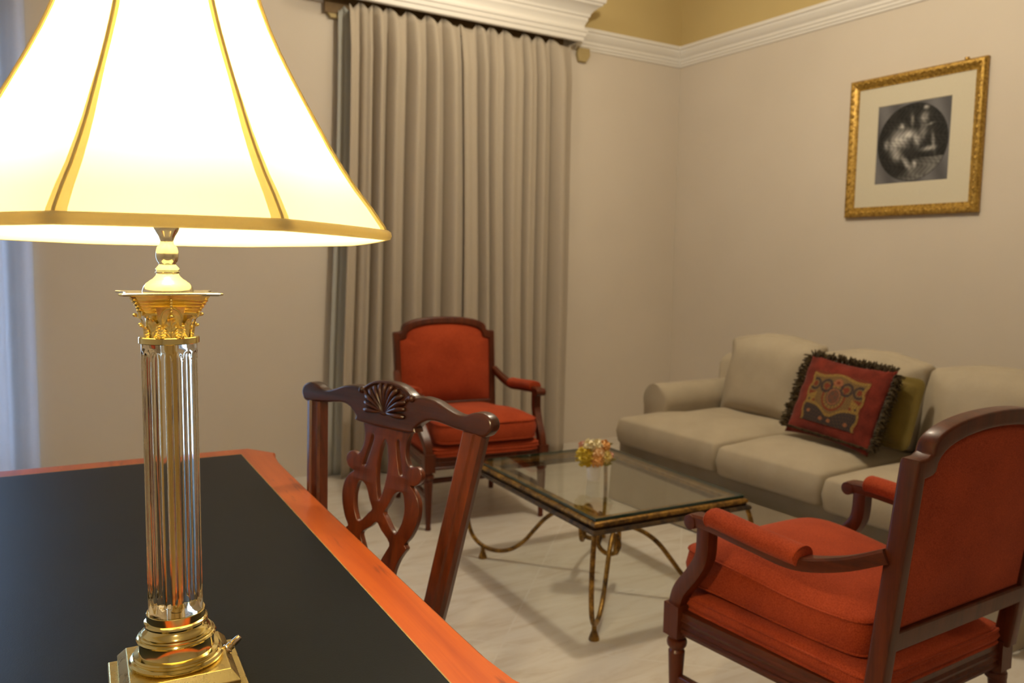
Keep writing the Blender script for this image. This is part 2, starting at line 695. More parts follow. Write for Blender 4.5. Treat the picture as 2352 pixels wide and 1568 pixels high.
def puffy(outline, h, crown_top, crown_bot=0.0, edge=0.012, welt=0.0, rings=9, noise=0.0, seed=0, boxed=True, warp=None):
    """a stuffed cushion: outline in xy, thickness h in z, crowned faces, boxed or knife edge"""
    mb = MB()
    cx = sum(p[0] for p in outline) / len(outline)
    cy = sum(p[1] for p in outline) / len(outline)
    rnd = np.random.RandomState(seed)
    ph = rnd.rand(8) * 6.28
    fr = 4 + rnd.rand(8) * 9

    def wob(x, y):
        s = 0
        for k in range(4):
            s += math.sin(fr[k] * x + ph[k]) * math.sin(fr[k + 4] * y + ph[k + 4])
        return s * noise / 2
    xs = [p[0] for p in outline]
    ys = [p[1] for p in outline]
    size = min(max(xs) - min(xs), max(ys) - min(ys)) / 2
    R = []

    def ring(s, z):
        R.append([(cx + (x - cx) * s, cy + (y - cy) * s, z) for x, y in outline])

    def prof(s):  # crown shape: 0 at the edge, 1 in the middle
        d = 1 - s
        return (1 - (1 - min(1, d * 1.15) ** 1.45) ** 2.2)
    S = [0.02] + [0.02 + 0.93 * (k / (rings - 1)) ** 0.8 for k in range(1, rings)]
    e = 1 - edge / size
    for s in S:
        ring(s * e / 0.95, 0 if not boxed else None)
        R[-1] = [(x, y, -crown_bot * prof(s)) for x, y, _ in R[-1]]
    hh = h
    a1 = R_(66) if boxed else R_(76)
    for k in range(0, 9):
        a = -math.pi / 2 + (math.pi / 2 + a1) * k / 8
        if boxed:
            zz = (edge + math.sin(a) * edge) if a < -0.2 else (hh / 2 if a < 0.2 else hh - edge + math.sin(a) * edge)
            ss = e + (1 - e) * math.cos(a)
            if abs(a) < 0.2:
                ss += 0.25 * edge / size
        else:
            zz = hh / 2 + math.sin(a) * hh / 2
            ss = e + (1 - e) * math.cos(a)
        ring(ss, zz)
    sl, zl = e + (1 - e) * math.cos(a1), R[-1][0][2]

    bx, by = (max(xs) - min(xs)) / 2, (max(ys) - min(ys)) / 2
    mx_, my_ = (max(xs) + min(xs)) / 2, (max(ys) + min(ys)) / 2

    def htop(x, y, q):
        u, v = min(1, abs(x - mx_) / bx), min(1, abs(y - my_) / by)
        return ((1 - u ** 2.8) * (1 - v ** 2.8)) ** 0.6 * (1 - q ** 9)
    for s in reversed(S):
        q = min(1.0, s / 0.95) * 0.97
        ring(sl * q, 0)
        R[-1] = [(x, y, zl + (crown_top + hh - zl + wob(x, y)) * htop(x, y, q)) for x, y, _ in R[-1]]
    if warp:
        R = [[warp(*p) for p in r] for r in R]
    mb.rings(R)
    if welt:
        for z in ((0.0 + edge * 0.55), hh - edge * 0.55) if boxed else (hh / 2,):
            pth = [(cx + (x - cx) * 1.0, cy + (y - cy) * 1.0, z) for x, y in outline]
            if warp:
                pth = [warp(*p) for p in pth]
            mb.tube(pth + [pth[0]], welt, 6, False)
    return mb


def curve_plate(name, mat, outer, holes, thick, bevel, parent=None, xf=None, fine=2):
    """flat plate cut to an outline with holes; xz outline -> mesh with thickness along y"""
    cu = bpy.data.curves.new(name, 'CURVE')
    cu.dimensions = '2D'
    cu.fill_mode = 'BOTH'
    cu.extrude = max(thick / 2 - bevel, 0.0005)
    cu.bevel_depth = bevel
    cu.bevel_resolution = fine
    cu.offset = -bevel
    for pl in [outer] + list(holes):
        sp = cu.splines.new('POLY')
        sp.points.add(len(pl) - 1)
        for q, p in zip(sp.points, pl):
            q.co = (p[0], p[1], 0, 1)
        sp.use_cyclic_u = True
    tmp = bpy.data.objects.new(name, cu)
    COL.objects.link(tmp)
    bpy.context.view_layer.update()
    dg = bpy.context.evaluated_depsgraph_get()
    me = bpy.data.meshes.new_from_object(tmp.evaluated_get(dg))
    bpy.data.objects.remove(tmp, do_unlink=True)
    bpy.data.curves.remove(cu)
    me.materials.clear()
    for v in me.vertices:
        x, z, y = v.co
        v.co = Vector(xf(x, y, z)) if xf else Vector((x, y, z))
    return finish(me, name, mat, parent, True, 0)


def smooth_closed(pts, per=4):
    n = len(pts)
    P = [Vector((*p, 0)) for p in pts]
    out = []
    for i in range(n):
        p0, p1, p2, p3 = P[i - 1], P[i], P[(i + 1) % n], P[(i + 2) % n]
        for k in range(per):
            u = k / per
            q = 0.5 * ((2 * p1) + (p2 - p0) * u + (2 * p0 - 5 * p1 + 4 * p2 - p3) * u * u + (3 * p1 - p0 - 3 * p2 + p3) * u ** 3)
            out.append((q.x, q.y))
    return out


def copy_tree(o, parent=None):
    c = o.copy()
    COL.objects.link(c)
    if parent:
        c.parent = parent
    for ch in list(o.children):
        copy_tree(ch, c)
    return c


# ------------------------------------------------------------------ the room
XW, YW, XL, YR, ZC = 4.512, 4.87, -2.4, -2.6, 3.55
struct(MB().box(((XW + XL) / 2, (YW + YR) / 2, -0.05), (XW - XL + 0.4, YW - YR + 0.4, 0.1)).obj('floor', 'floor', smooth=False))
struct(MB().box(((XW + XL) / 2, (YW + YR) / 2, ZC + 0.05), (XW - XL + 0.4, YW - YR + 0.4, 0.1)).obj('ceiling', 'ceiling', smooth=False))
wx0, wx1, wz0, wz1 = -0.95, 0.025, 0.12, 2.60
mb = MB()
for x0, x1, z0, z1 in ((XL - 0.2, wx0, 0, ZC), (wx1, XW, 0, ZC), (wx0, wx1, 0, wz0), (wx0, wx1, wz1, ZC)):
    mb.box(((x0 + x1) / 2, YW + 0.1, (z0 + z1) / 2), (x1 - x0, 0.2, z1 - z0))
struct(mb.obj('wall_back', 'wall', smooth=False))
struct(MB().box((XW + 0.1, (YW + YR) / 2, ZC / 2), (0.2, YW - YR + 0.4, ZC)).obj('wall_right', 'wall', smooth=False))
struct(MB().box((XL - 0.1, (YW + YR) / 2, ZC / 2), (0.2, YW - YR, ZC)).obj('wall_left', 'wall', smooth=False))
struct(MB().box(((XW + XL) / 2, YR - 0.1, ZC / 2), (XW - XL + 0.4, 0.2, ZC)).obj('wall_front', 'wall', smooth=False))
# window in the back wall, its light falls past the drape at the picture's left edge
win = bpy.data.objects.new('window_1', None)
COL.objects.link(win)
win['kind'] = 'structure'
mb = MB()
for x in (wx0 + 0.03, wx1 - 0.03):
    mb.box((x, YW + 0.12, (wz0 + wz1) / 2), (0.06, 0.06, wz1 - wz0))
for z in (wz0 + 0.03, wz1 - 0.03):
    mb.box(((wx0 + wx1) / 2, YW + 0.12, z), (wx1 - wx0, 0.06, 0.06))
mb.obj('window_frame', 'winframe', win, smooth=False, bevel=0.004)
MB().box(((wx0 + wx1) / 2, YW + 0.12, (wz0 + wz1) / 2), (wx1 - wx0 - 0.02, 0.006, wz1 - wz0 - 0.02)).obj('window_pane', 'window_glass', win, smooth=False)

# crown moulding strips: profile (distance from the wall, height)
TRIM = [(0, 2.850), (0.012, 2.852), (0.016, 2.866), (0.024, 2.870), (0.026, 2.886), (0.034, 2.890), (0.036, 2.908),
        (0.046, 2.916), (0.060, 2.938), (0.066, 2.950), (0.066, 2.962), (0.078, 2.966), (0.080, 2.988), (0.070, 2.992), (0, 2.994)]


def trim_strip(name, a, b, inward, miter0=0.0, miter1=0.0):
    a, b, inward = Vector(a), Vector(b), Vector(inward)
    d = (b - a).normalized()
    mb = MB()
    mb.rings([[(*(a + inward * o + d * o * miter0), z) for o, z in TRIM], [(*(b + inward * o - d * o * miter1), z) for o, z in TRIM]])
    return struct(mb.obj(name, 'trim', angle=25))


trim_strip('trim_1', (XL, YW), (1.70, YW), (0, -1))
trim_strip('trim_2', (3.50, YW), (XW, YW), (0, -1), 0, 1)
trim_strip('trim_3', (XW, YW), (XW, YR), (-1, 0), 1, 0)

# cornice box above the curtains
cor = thing('curtain_cornice', 'white moulded cornice box above the pleated curtains', 'cornice', (2.52, YW, 0))
CP = [(0.150, 2.862), (0.156, 2.866), (0.158, 2.890), (0.166, 2.896), (0.168, 2.920), (0.176, 2.926), (0.176, 2.940), (0.160, 2.948),
      (0.158, 2.960), (0.166, 2.985), (0.176, 3.000), (0.176, 3.018), (0.186, 3.024), (0.188, 3.040), (0.204, 3.062), (0.230, 3.085),
      (0.246, 3.092), (0.248, 3.104), (0.262, 3.110), (0.266, 3.138), (0.256, 3.144)]
hx = 0.79
front, L, Rr = [], [], []
mb = MB()
ringsF = []
for o, z in CP:
    e = hx + o
    ringsF.append([(-e, 0, z), (-e, -o, z), (e, -o, z), (e, 0, z)])
vs = [p for r in ringsF for p in r]
fs = []
for i in range(len(ringsF) - 1):
    for j in range(3):
        a = i * 4 + j
        fs.append((a, a + 1, a + 5, a + 4))
# top board and inner back of the fascia
k = len(vs)
o = CP[0][0] - 0.02
vs += [(-hx - o, -0.0, CP[0][1]), (-hx - o, -o, CP[0][1]), (hx + o, -o, CP[0][1]), (hx + o, 0, CP[0][1]),
       (-hx - o, -0.0, 3.10), (-hx - o, -o, 3.10), (hx + o, -o, 3.10), (hx + o, 0, 3.10)]
for j in range(3):
    fs.append((j, j + 1, k + j + 1, k + j))
    fs.append((k + j, k + j + 1, k + j + 5, k + j + 4))
n_ = (len(ringsF) - 1) * 4
fs.append((n_, n_ + 1, n_ + 2, n_ + 3))
fs.append((k + 4, k + 5, k + 6, k + 7))
mb.add(vs, fs)
mb.obj('cornice_moulding', 'trim', cor, angle=25)
for sgn, xx in ((-1, -0.80), (1, 1.045)):
    pl = [(-0.050, 2.86), (-0.055, 2.81), (-0.02, 2.765), (0.040, 2.765), (0.055, 2.81), (0.050, 2.86)]
    if sgn > 0:
        pl = [(-x, z) for x, z in pl]
    curve_plate('cornice_bracket', 'bracket', pl, [], 0.03, 0.003, cor, lambda x, y, z, xx=xx: (xx + x, y - 0.016, z))
MB().box((0, -0.026, 2.845), (1.72, 0.022, 0.11)).obj('curtain_track', 'track', cor, smooth=False)

# ------------------------------------------------------------------ curtains


def fold_curtain(name, label, x0, x1, valleys, ybase, ztop, amp=0.05, flare=(0, 0), seed=0, mat='curtain', group=None, pinch=True):
    rnd = np.random.RandomState(seed)
    xs = np.linspace(0, 1, 240)
    X = x0 + (x1 - x0) * xs
    # depth profile: deep narrow valleys at the dark lines, rounded ridges between
    vy = np.array([x0 - 0.03] + list(valleys) + [x1 + 0.03])
    Y = np.zeros_like(X)
    for i in range(len(vy) - 1):
        mI = (X >= vy[i]) & (X < vy[i + 1])
        u = (X[mI] - vy[i]) / (vy[i + 1] - vy[i])
        w = vy[i + 1] - vy[i]
        a = amp * min(1.3, 0.55 + w / 0.14 * 0.5)
        Y[mI] = -a * np.sin(np.pi * u) ** 0.75 - 0.25 * a * np.sin(2 * np.pi * u + rnd.rand() * 3) * np.sin(np.pi * u)
    nz_ = 40
    rows = []
    for k in range(nz_ + 1):
        q = k / nz_
        z = 0.006 + (ztop - 0.006) * q
        top = max(0, (q - 0.90) / 0.10)
        kk = (1.0 - 0.45 * top) * (0.92 + 0.20 * (1 - q))
        fl = (1 - q) ** 1.3
        sway = 0.006 * np.sin(3 * q + X * 5) + 0.004 * np.sin(7 * q + 9 * X)
        xx = X + flare[0] * fl * (1 - xs) + flare[1] * fl * xs + sway
        rows.append([(xx[i], ybase + Y[i] * kk - 0.02 * fl, z) for i in range(len(X))])
    # scalloped pleat heads
    for i in range(len(X)):
        ph = min(abs(X[i] - v) for v in vy)
        dz = -0.055 * min(1, ph / 0.05)
        for back in (0, 1):
            x, y, z = rows[nz_ - back][i]
            rows[nz_ - back][i] = (x, y, z + dz * (1 if back == 0 else 0.4))
    mb = MB()
    mb.rings(rows, False, False)
    o = mb.obj(name, mat, smooth=True, angle=180)
    sol = o.modifiers.new('thick', 'SOLIDIFY')
    sol.thickness = 0.003
    tag(o, label, 'curtain', group)
    return o


VAL = [1.865, 1.945, 2.035, 2.157, 2.29, 2.409, 2.528, 2.663, 2.762, 2.863, 3.018, 3.124, 3.235]
fold_curtain('curtain', 'left pleated beige curtain beneath the cornice, behind the far red armchair', 1.79, 2.526,
             [v for v in VAL if v < 2.5], 4.80, 2.87, 0.105, (-0.10, 0.0), 1, group='pleated beige curtains under the cornice')
fold_curtain('curtain', 'right pleated beige curtain beneath the cornice, on the side of the sofa', 2.528, 3.385,
             [v for v in VAL if v > 2.54], 4.80, 2.87, 0.105, (0, -0.02), 2, group='pleated beige curtains under the cornice')
fold_curtain('sheer_curtain', 'narrow grey-green sheer strip at the left side of the pleated curtains', 1.745, 1.83,
             [1.785], 4.83, 2.84, 0.02, (-0.11, -0.10), 3, mat='sheer')

# drape at the picture's left edge, gathered beside the window
pp = smooth_path([(0.125, 4.845, 0), (0.120, 4.785, 0), (0.092, 4.742, 0), (0.052, 4.748, 0), (0.012, 4.768, 0), (-0.012, 4.752, 0), (-0.006, 4.715, 0),
                  (-0.022, 4.672, 0), (-0.07, 4.66, 0), (-0.115, 4.70, 0), (-0.155, 4.74, 0), (-0.20, 4.70, 0), (-0.25, 4.68, 0), (-0.29, 4.72, 0)], 8)
mb = MB()
mb.rings([[(p.x - 0.012 * (1 - q), p.y, 0.006 + q * 2.9) for p in pp] for q in np.linspace(0, 1, 14)], False, False)
o = mb.obj('drape', 'drape', angle=180)
s_ = o.modifiers.new('thick', 'SOLIDIFY')
s_.thickness = 0.003
tag(o, 'bluish daylit drape hanging at the left edge, beyond the desk', 'curtain')

# ------------------------------------------------------------------ framed print on the right wall
pic = thing('framed_print', 'gilt framed black and white print hanging above the sofa', 'picture', (XW, 2.897, 2.055), R_(-90))
# local: x along the wall (to the right seen from the room), y = into the wall, z up
PW, PH = 0.415, 0.413
FP = [(0.0, 0.0), (0.0, 0.022), (0.010, 0.034), (0.022, 0.036), (0.030, 0.030), (0.040, 0.026), (0.052, 0.016), (0.060, 0.014), (0.060, 0.0)]
mb = MB()
mb.rings([[(sx * (PW - a), -b - 0.004, sz * (PH - a)) for sx, sz in ((-1, -1), (1, -1), (1, 1), (-1, 1))] for a, b in FP], True, False)
mb.obj('frame', 'gilt', pic, angle=25)
mb = MB()


def blob(mb, c, r, n=8, m=6, sc=(1, 1, 1)):
    mb.rings([[(c[0] + sc[0] * r * math.sin(math.pi * i / m) * math.cos(2 * math.pi * j / n) + 0, c[1] + sc[1] * r * math.sin(math.pi * i / m) * math.sin(2 * math.pi * j / n),
                c[2] + sc[2] * r * math.cos(math.pi * i / m)) for j in range(n)] for i in range(m + 1)], True, False)


nb = 19
for i in range(nb):
    u = -1 + 2 * (i + 0.5) / nb
    big = i % 2 == 0
    r = 0.0125 if big else 0.0085
    for sgn in (-1, 1):
        blob(mb, (u * (PW - 0.026), -0.034, sgn * (PH - 0.026)), r, sc=(1.15 if big else 1.5, 0.8, 0.9))
        blob(mb, (sgn * (PW - 0.026), -0.034, u * (PH - 0.026)), r, sc=(0.9, 0.8, 1.15 if big else 1.5))
mb.obj('frame_ornament', 'gilt', pic, angle=80)
iw, ih = PW - 0.058, PH - 0.058
pw, ph = 0.228, 0.232
pz = 0.008
mb = MB()
mb.rings([[(sx * iw, -0.014, sz * ih) for sx, sz in ((-1, -1), (1, -1), (1, 1), (-1, 1))],
          [(sx * pw, -0.014, pz + sz * ph) for sx, sz in ((-1, -1), (1, -1), (1, 1), (-1, 1))],
          [(sx * (pw - 0.004), -0.010, pz + sz * (ph - 0.004)) for sx, sz in ((-1, -1), (1, -1), (1, 1), (-1, 1))]], True, False)
mb.obj('mat_board', 'mat_board', pic, smooth=False)


def color_grid(name, mat, nx, nz_, w, h, place, colour, parent):
    vs, fs, cs = [], [], []
    for j in range(nz_ + 1):
        for i in range(nx + 1):
            a, b = -1 + 2 * i / nx, -1 + 2 * j / nz_
            vs.append(place(a * w, b * h))
            cs.append(colour(a, b))
    for j in range(nz_):
        for i in range(nx):
            k = j * (nx + 1) + i
            fs.append((k, k + 1, k + nx + 2, k + nx + 1))
    me = bpy.data.meshes.new(name)
    me.from_pydata(vs, [], fs)
    ca = me.color_attributes.new('design', 'FLOAT_COLOR', 'POINT')
    ca.data.foreach_set('color', [c for q in cs for c in (q[0], q[1], q[2], 1.0)])
    me.materials.append(M[mat])
    for p in me.polygons:
        p.use_smooth = True
    o = bpy.data.objects.new(name, me)
    COL.objects.link(o)
    o.parent = parent
    return o


GB = [  # soft generic tonal patches: x, z, sx, sz, angle, value
    (-0.30, 0.12, 0.22, 0.26, 20, 0.50), (-0.50, -0.02, 0.16, 0.22, -10, 0.38), (-0.10, 0.20, 0.14, 0.12, 0, 0.52), (0.12, 0.06, 0.09, 0.20, 15, 0.42),
    (-0.30, 0.42, 0.07, 0.08, 0, 0.45), (0.30, 0.58, 0.12, 0.14, 0, 0.34), (0.34, 0.82, 0.07, 0.05, 0, 0.5), (0.28, 0.22, 0.12, 0.22, -10, 0.26),
    (0.48, 0.40, 0.10, 0.03, 10, 0.3), (0.45, -0.20, 0.20, 0.06, 5, 0.40), (0.58, -0.05, 0.05, 0.25, 10, 0.25), (-0.40, -0.30, 0.14, 0.16, 20, 0.36),
    (-0.12, -0.52, 0.07, 0.24, 35, 0.42), (0.10, -0.55, 0.07, 0.10, 0, 0.48), (-0.72, 0.0, 0.07, 0.14, 0, 0.30), (-0.02, 0.55, 0.05, 0.16, 5, 0.22)]


def print_col(a, b):
    r = math.hypot(a, b * 1.0 - 0.0) / 0.97
    if r > 1:
        v = 0.13 + 0.035 * math.sin(9 * a + 3 * b)
        return (v, v * 0.98, v * 1.04)
    v = 0.030
    if b < -0.40 + 0.25 * a * 0:
        v = 0.030 + 0.16 * max(0, min(1, (a * 0.9 - b * 1.0 - 0.45) * 1.6))
    for x, z, sx, sz, an, val in GB:
        dx, dz = a - x, b - z
        c, s = math.cos(R_(an)), math.sin(R_(an))
        u, w = (dx * c + dz * s) / sx, (-dx * s + dz * c) / sz
        v += val * math.exp(-(u * u + w * w) * 1.6) * 1.05
    v *= 0.78 + 0.32 * math.sin(31 * a + 17 * b + 4 * math.sin(13 * b)) * math.sin(23 * b - 19 * a)
    if r > 0.985:
        v = 0.03
    v = max(0.012, min(0.62, v))
    return (v, v * 0.97, v * 0.93)


color_grid('print', 'print_ink', 150, 150, pw - 0.003, ph - 0.003, lambda x, z: (x, -0.0105, pz + z), print_col, pic)
MB().box((0, -0.006, 0), (2 * PW - 0.06, 0.008, 2 * PH - 0.06)).obj('backing_board', 'dark', pic, smooth=False)
MB().lathe([(0.0, 0), (0.012, 0.0), (0.012, 0.012), (0.0, 0.014)], 12, (0.30, -0.02, PH)).obj('hanger', 'gilt', pic)

# ------------------------------------------------------------------ sofa
sofa = thing('sofa', 'beige three-seat sofa with skirt and loose cushions along the right wall', 'sofa', (2.93, 2.51, 0), 0)
# local: x away from the room (depth), y along the wall; front at x = 0
HL = 0.92                       # half length between the arms' inner faces
AW = 0.20
D_ = 1.05
mb = MB()
mb.box((0.53, 0, 0.215), (0.98, 2 * (HL + AW) - 0.03, 0.25))
mb.obj('seat_base', 'sofa', sofa, bevel=0.02)
# skirt with corner pleats down to the floor
sk = []
prof = [(0.0, -HL - 0.02), (0.0, -HL / 3 * 1.0), (0.0, HL / 3 * 1.0), (0.0, HL + 0.02)]
pl = round_poly([(-0.035, -HL - 0.19), (-0.035, HL + 0.17), (1.02, HL + 0.19), (1.02, -HL - 0.19)], 0.03)
pl = resample(pl, 0.02)
cxy = (0.46, 0)


def skirt_pt(p, q):
    x, y = p
    ripple = 0.006 * (1 - q) * math.sin(14 * y + 9 * x)
    for c in ((-0.035, -HL - 0.19), (-0.035, HL + 0.17), (-0.035, -HL / 3), (-0.035, HL / 3)):
        d = math.hypot(x - c[0], y - c[1])
        ripple -= 0.022 * math.exp(-(d / 0.014) ** 2)
    nx, ny = x - cxy[0], y - cxy[1]
    l = math.hypot(nx, ny)
    k = ripple + 0.02 * (1 - q)
    return (x + nx / l * k, y + ny / l * k * 0.4, 0.008 + q * 0.235)


mb = MB()
mb.rings([[skirt_pt(p, q) for p in pl] for q in np.linspace(0, 1, 6)], True, False)
mb.obj('skirt', 'sofa', sofa, angle=180)
# rolled arms
for sgn in (-1, 1):
    ro = []
    yc = sgn * (HL + AW / 2)
    sec = []
    for k in range(25):
        a = -0.35 + (math.pi + 0.7) * k / 24
        sec.append((0.105 * math.cos(a), 0.55 + 0.10 * math.sin(a)))
    sec = [(0.085, 0.22)] + sec + [(-0.085, 0.22)]
    rings = []
    for x, k in ((0.225, 0.86), (0.232, 0.95), (0.25, 1.0), (0.40, 1.0), (0.62, 1.02), (0.96, 1.04), (0.99, 1.0)):
        rings.append([(x, yc + b * k, 0.22 + (z - 0.22) * (0.985 + 0.015 * k)) for b, z in sec])
    mb = MB()
    mb.rings(rings)
    mb.obj('arm', 'sofa', sofa, angle=60)
# back frame
mb = MB()
mb.rings([[(x, y, z) for x, z in ((0.76, 0.22), (0.80, 0.74), (0.84, 0.79), (0.92, 0.80), (0.99, 0.76), (1.01, 0.22))]
          for y in (-HL - AW + 0.03, HL + AW - 0.03)])
mb.obj('back_frame', 'sofa', sofa, bevel=0.03, seg=3)
# seat cushions: the outer two wrap in front of the arms
cw = 2 * HL / 3
for i in range(3):
    y0, y1 = -HL + cw * i + 0.004, -HL + cw * (i + 1) - 0.004
    xb, xf_ = 0.78, -0.01
    if i == 2:
        pl = [(xf_, y0), (xb, y0), (xb, y1), (0.21, y1), (0.21, y1 + 0.155), (xf_, y1 + 0.155)]
    elif i == 0:
        pl = [(xf_, y0 - 0.155), (0.21, y0 - 0.155), (0.21, y0), (xb, y0), (xb, y1), (xf_, y1)]
    else:
        pl = [(xf_, y0), (xb, y0), (xb, y1), (xf_, y1)]
    out = resample(round_poly(pl, 0.035), 0.03)
    z0 = 0.325 - 0.012 * (2 - i)
    puffy(out, 0.150, 0.042, 0.0, 0.028, 0.0, 12, 0.006, i, True,
          lambda x, y, z, z0=z0: (x, y, z + z0 - 0.02 * max(0, min(1, 1 - x / 0.25)) * 0.4)).obj('seat_cushion', 'sofa', sofa, angle=60)
# back cushions
for i in range(3):
    yc = -HL + cw * (i + 0.5)
    hgt = (0.43, 0.445, 0.475)[i]
    w = cw / 2 - 0.014
    pl = round_poly([(-w, 0), (w, 0), (w + 0.01, hgt - 0.03), (w * 0.3, hgt + 0.012), (-w * 0.3, hgt + 0.012), (-w - 0.01, hgt - 0.03)], 0.028)
    out = resample(pl, 0.03)

    def wp(x, y, z, yc=yc, i=i):
        # x across, y up, z toward the room -> sofa local, leaning back
        lean = 0.26
        zz = 0.47 + y * math.cos(lean) - z * math.sin(lean) * -0.35
        xx = 0.73 + y * math.sin(lean) - z
        sag = 0.012 * math.sin(18 * x + 22 * y + i) * math.exp(-((abs(x) - w) / 0.10) ** 2) * (y / 0.45)
        return (xx + sag, yc + x, zz)
    puffy(out, 0.11, 0.090, 0.03, 0.024, 0.0, 12, 0.014, 10 + i, True, wp).obj('back_cushion', 'sofa', sofa, angle=60)

# ------------------------------------------------------------------ throw pillows on the sofa


def tapestry_col(a, b):
    """woven panel: navy ground at the foot, gold scrolled border, tan and red crest"""
    gold, navy, red, tan, rose = (0.40, 0.25, 0.06), (0.030, 0.034, 0.045), (0.26, 0.040, 0.022), (0.24, 0.15, 0.055), (0.45, 0.17, 0.08)
    aa = abs(a)
    c = tan
    edge = 0.90 + 0.04 * math.sin(9 * b)
    top = 0.86 + 0.06 * math.cos(5 * a) - 0.05 * aa
    low = -0.34 - 0.34 * math.exp(-(a / 0.34) ** 2) + 0.30 * math.exp(-((aa - 0.62) / 0.2) ** 2) * 0
    if b < low:
        c = navy
        for fx, fz in ((-0.72, -0.62), (-0.22, -0.80), (0.08, -0.82), (0.66, -0.80)):
            if math.hypot(a - fx, (b - fz)) < 0.07:
                c = rose
    elif b < low + 0.11:
        c = gold
    else:
        q = math.hypot(a / 0.40, (b - 0.10) / 0.55)
        if q < 0.50:
            c = (0.12, 0.075, 0.06) if (math.sin(26 * a) * math.sin(22 * b) > 0) else (0.20, 0.07, 0.045)
        elif q < 0.64:
            c = rose if q < 0.58 else navy
        elif q < 0.86:
            c = tan if math.sin(20 * math.atan2(b - 0.1, a)) > -0.3 else gold
        elif q < 1.02:
            c = red
        for fx, fz, r in ((0.36, 0.46, 0.22), (0.78, 0.46, 0.20)):
            d = math.hypot((aa - fx), (b - fz) * 0.8)
            if r * 0.62 < d < r:
                c = navy
            elif d < r * 0.4:
                c = red
        if math.hypot(a, b - 0.66) < 0.16:
            c = rose if math.hypot(a, b - 0.66) > 0.07 else red
        if aa > 0.62 and b < 0.15:
            c = red if math.sin(11 * b + 7 * aa) > 0 else gold
            if abs(math.hypot(aa - 0.95, b + 0.35) - 0.2) < 0.06:
                c = navy
            if abs(aa - 0.66 + 0.10 * math.sin(6 * b)) < 0.05:
                c = gold
    if b > top or aa > edge:
        c = gold
    if b > top + 0.10 or aa > edge + 0.08:
        c = (0.22, 0.025, 0.016)
    n = 0.80 + 0.40 * math.sin(57 * a + 31 * b) * math.sin(49 * b - 27 * a)
    k = 0.30 + 0.22 * math.sin(23 * a * a + 37 * b) * math.sin(31 * aa - 13 * b)
    return tuple(0.85 * n * (x * (1 - k) + y * k) for x, y in zip(c, (0.17, 0.085, 0.04)))


def pillow_frame(BL, BR, TL):
    o = (Vector(BL) + Vector(BR)) / 2
    ux = (Vector(BR) - Vector(BL)).normalized()
    uz = Vector(TL) - Vector(BL)
    uz = (uz - ux * uz.dot(ux)).normalized()
    uyv = uz.cross(ux)
    return Matrix(((ux.x, uyv.x, uz.x, o.x), (ux.y, uyv.y, uz.y, o.y), (ux.z, uyv.z, uz.z, o.z), (0, 0, 0, 1)))


tp = thing('throw_pillow', 'fringed burgundy tapestry throw pillow leaning on the sofa', 'pillow')
tp.matrix_world = pillow_frame((3.255, 2.655, 0.542), (3.255, 2.225, 0.510), (3.385, 2.610, 0.875))
pwid, phei = 0.222, 0.37


def pil_z(x, z):
    a, b = abs(x) / pwid, abs(z - phei / 2) / (phei / 2)
    k = max(0.0, (1 - min(1, a) ** 2.6)) * max(0.0, (1 - min(1, b) ** 2.6))
    return 0.012 + 0.052 * k ** 0.55


def side(sgn, mat, name):
    n = 44
    vs, fs = [], []
    for j in range(n + 1):
        for i in range(n + 1):
            x, z = -pwid + 2 * pwid * i / n, phei * j / n
            edge = min(1 - abs(x) / pwid, 1 - abs(z - phei / 2) / (phei / 2))
            rip = 0.004 * math.sin(70 * (x if abs(z - phei / 2) / phei > abs(x) / pwid / 2 else z)) * math.exp(-(edge / 0.16) ** 2) * (1 if edge > 0.01 else 0)
            pin = 0.02 * (abs(x) / pwid) ** 2 * (abs(z - phei / 2) / (phei / 2)) ** 2
            vs.append((x * (1 + pin * 2), sgn * (pil_z(x, z) - 0.012 + rip), z + pin * (1 if z > phei / 2 else -1)))
    for j in range(n):
        for i in range(n):
            k = j * (n + 1) + i
            fs.append((k, k + 1, k + n + 2, k + n + 1))
    return vs, fs


mb = MB()
mb.add(*side(-1, None, None))
mb.add(*side(1, None, None))
mb.obj('pillow_body', 'burgundy', tp, angle=180)
color_grid('tapestry_panel', 'tapestry', 120, 120, 0.152, 0.125,
           lambda x, z: (x, -(pil_z(x, z + 0.185) - 0.012) - 0.003, z + 0.185), tapestry_col, tp)
mb = MB()
rnd = random.Random(3)
for i in range(900):
    s = rnd.random() * 4
    e, u = int(s), s - int(s)
    x, z, nx, nz2 = ((-pwid + 2 * pwid * u, 0, 0, -1), (pwid, phei * u, 1, 0), (pwid - 2 * pwid * u, phei, 0, 1), (-pwid, phei - phei * u, -1, 0))[e]
    L_ = 0.030 + rnd.random() * 0.022
    dx, dz, dy = nx + rnd.uniform(-.5, .5), nz2 + rnd.uniform(-.5, .5), rnd.uniform(-.55, .35)
    if e == 0:
        L_ *= 0.7
        dz, dy = rnd.uniform(-.02, .25), -1.0
    elif z < 0.05:
        dz = abs(dz)
    p0 = Vector((x, rnd.uniform(-.006, .006) - (0.006 if e == 0 else 0), z + (0.006 if e == 0 else 0)))
    dv = Vector((dx, dy, dz)).normalized() * L_
    mb.tube([p0, p0 + dv * 0.5 + Vector((0, 0, 0.003)), p0 + dv + Vector((0, 0, 0.0 if e == 0 else -0.006))], [0.0032, 0.0042, 0.0030], 5)
fo = mb.obj('fringe', 'fringe', tp, angle=180)
fo['kind'] = 'stuff'

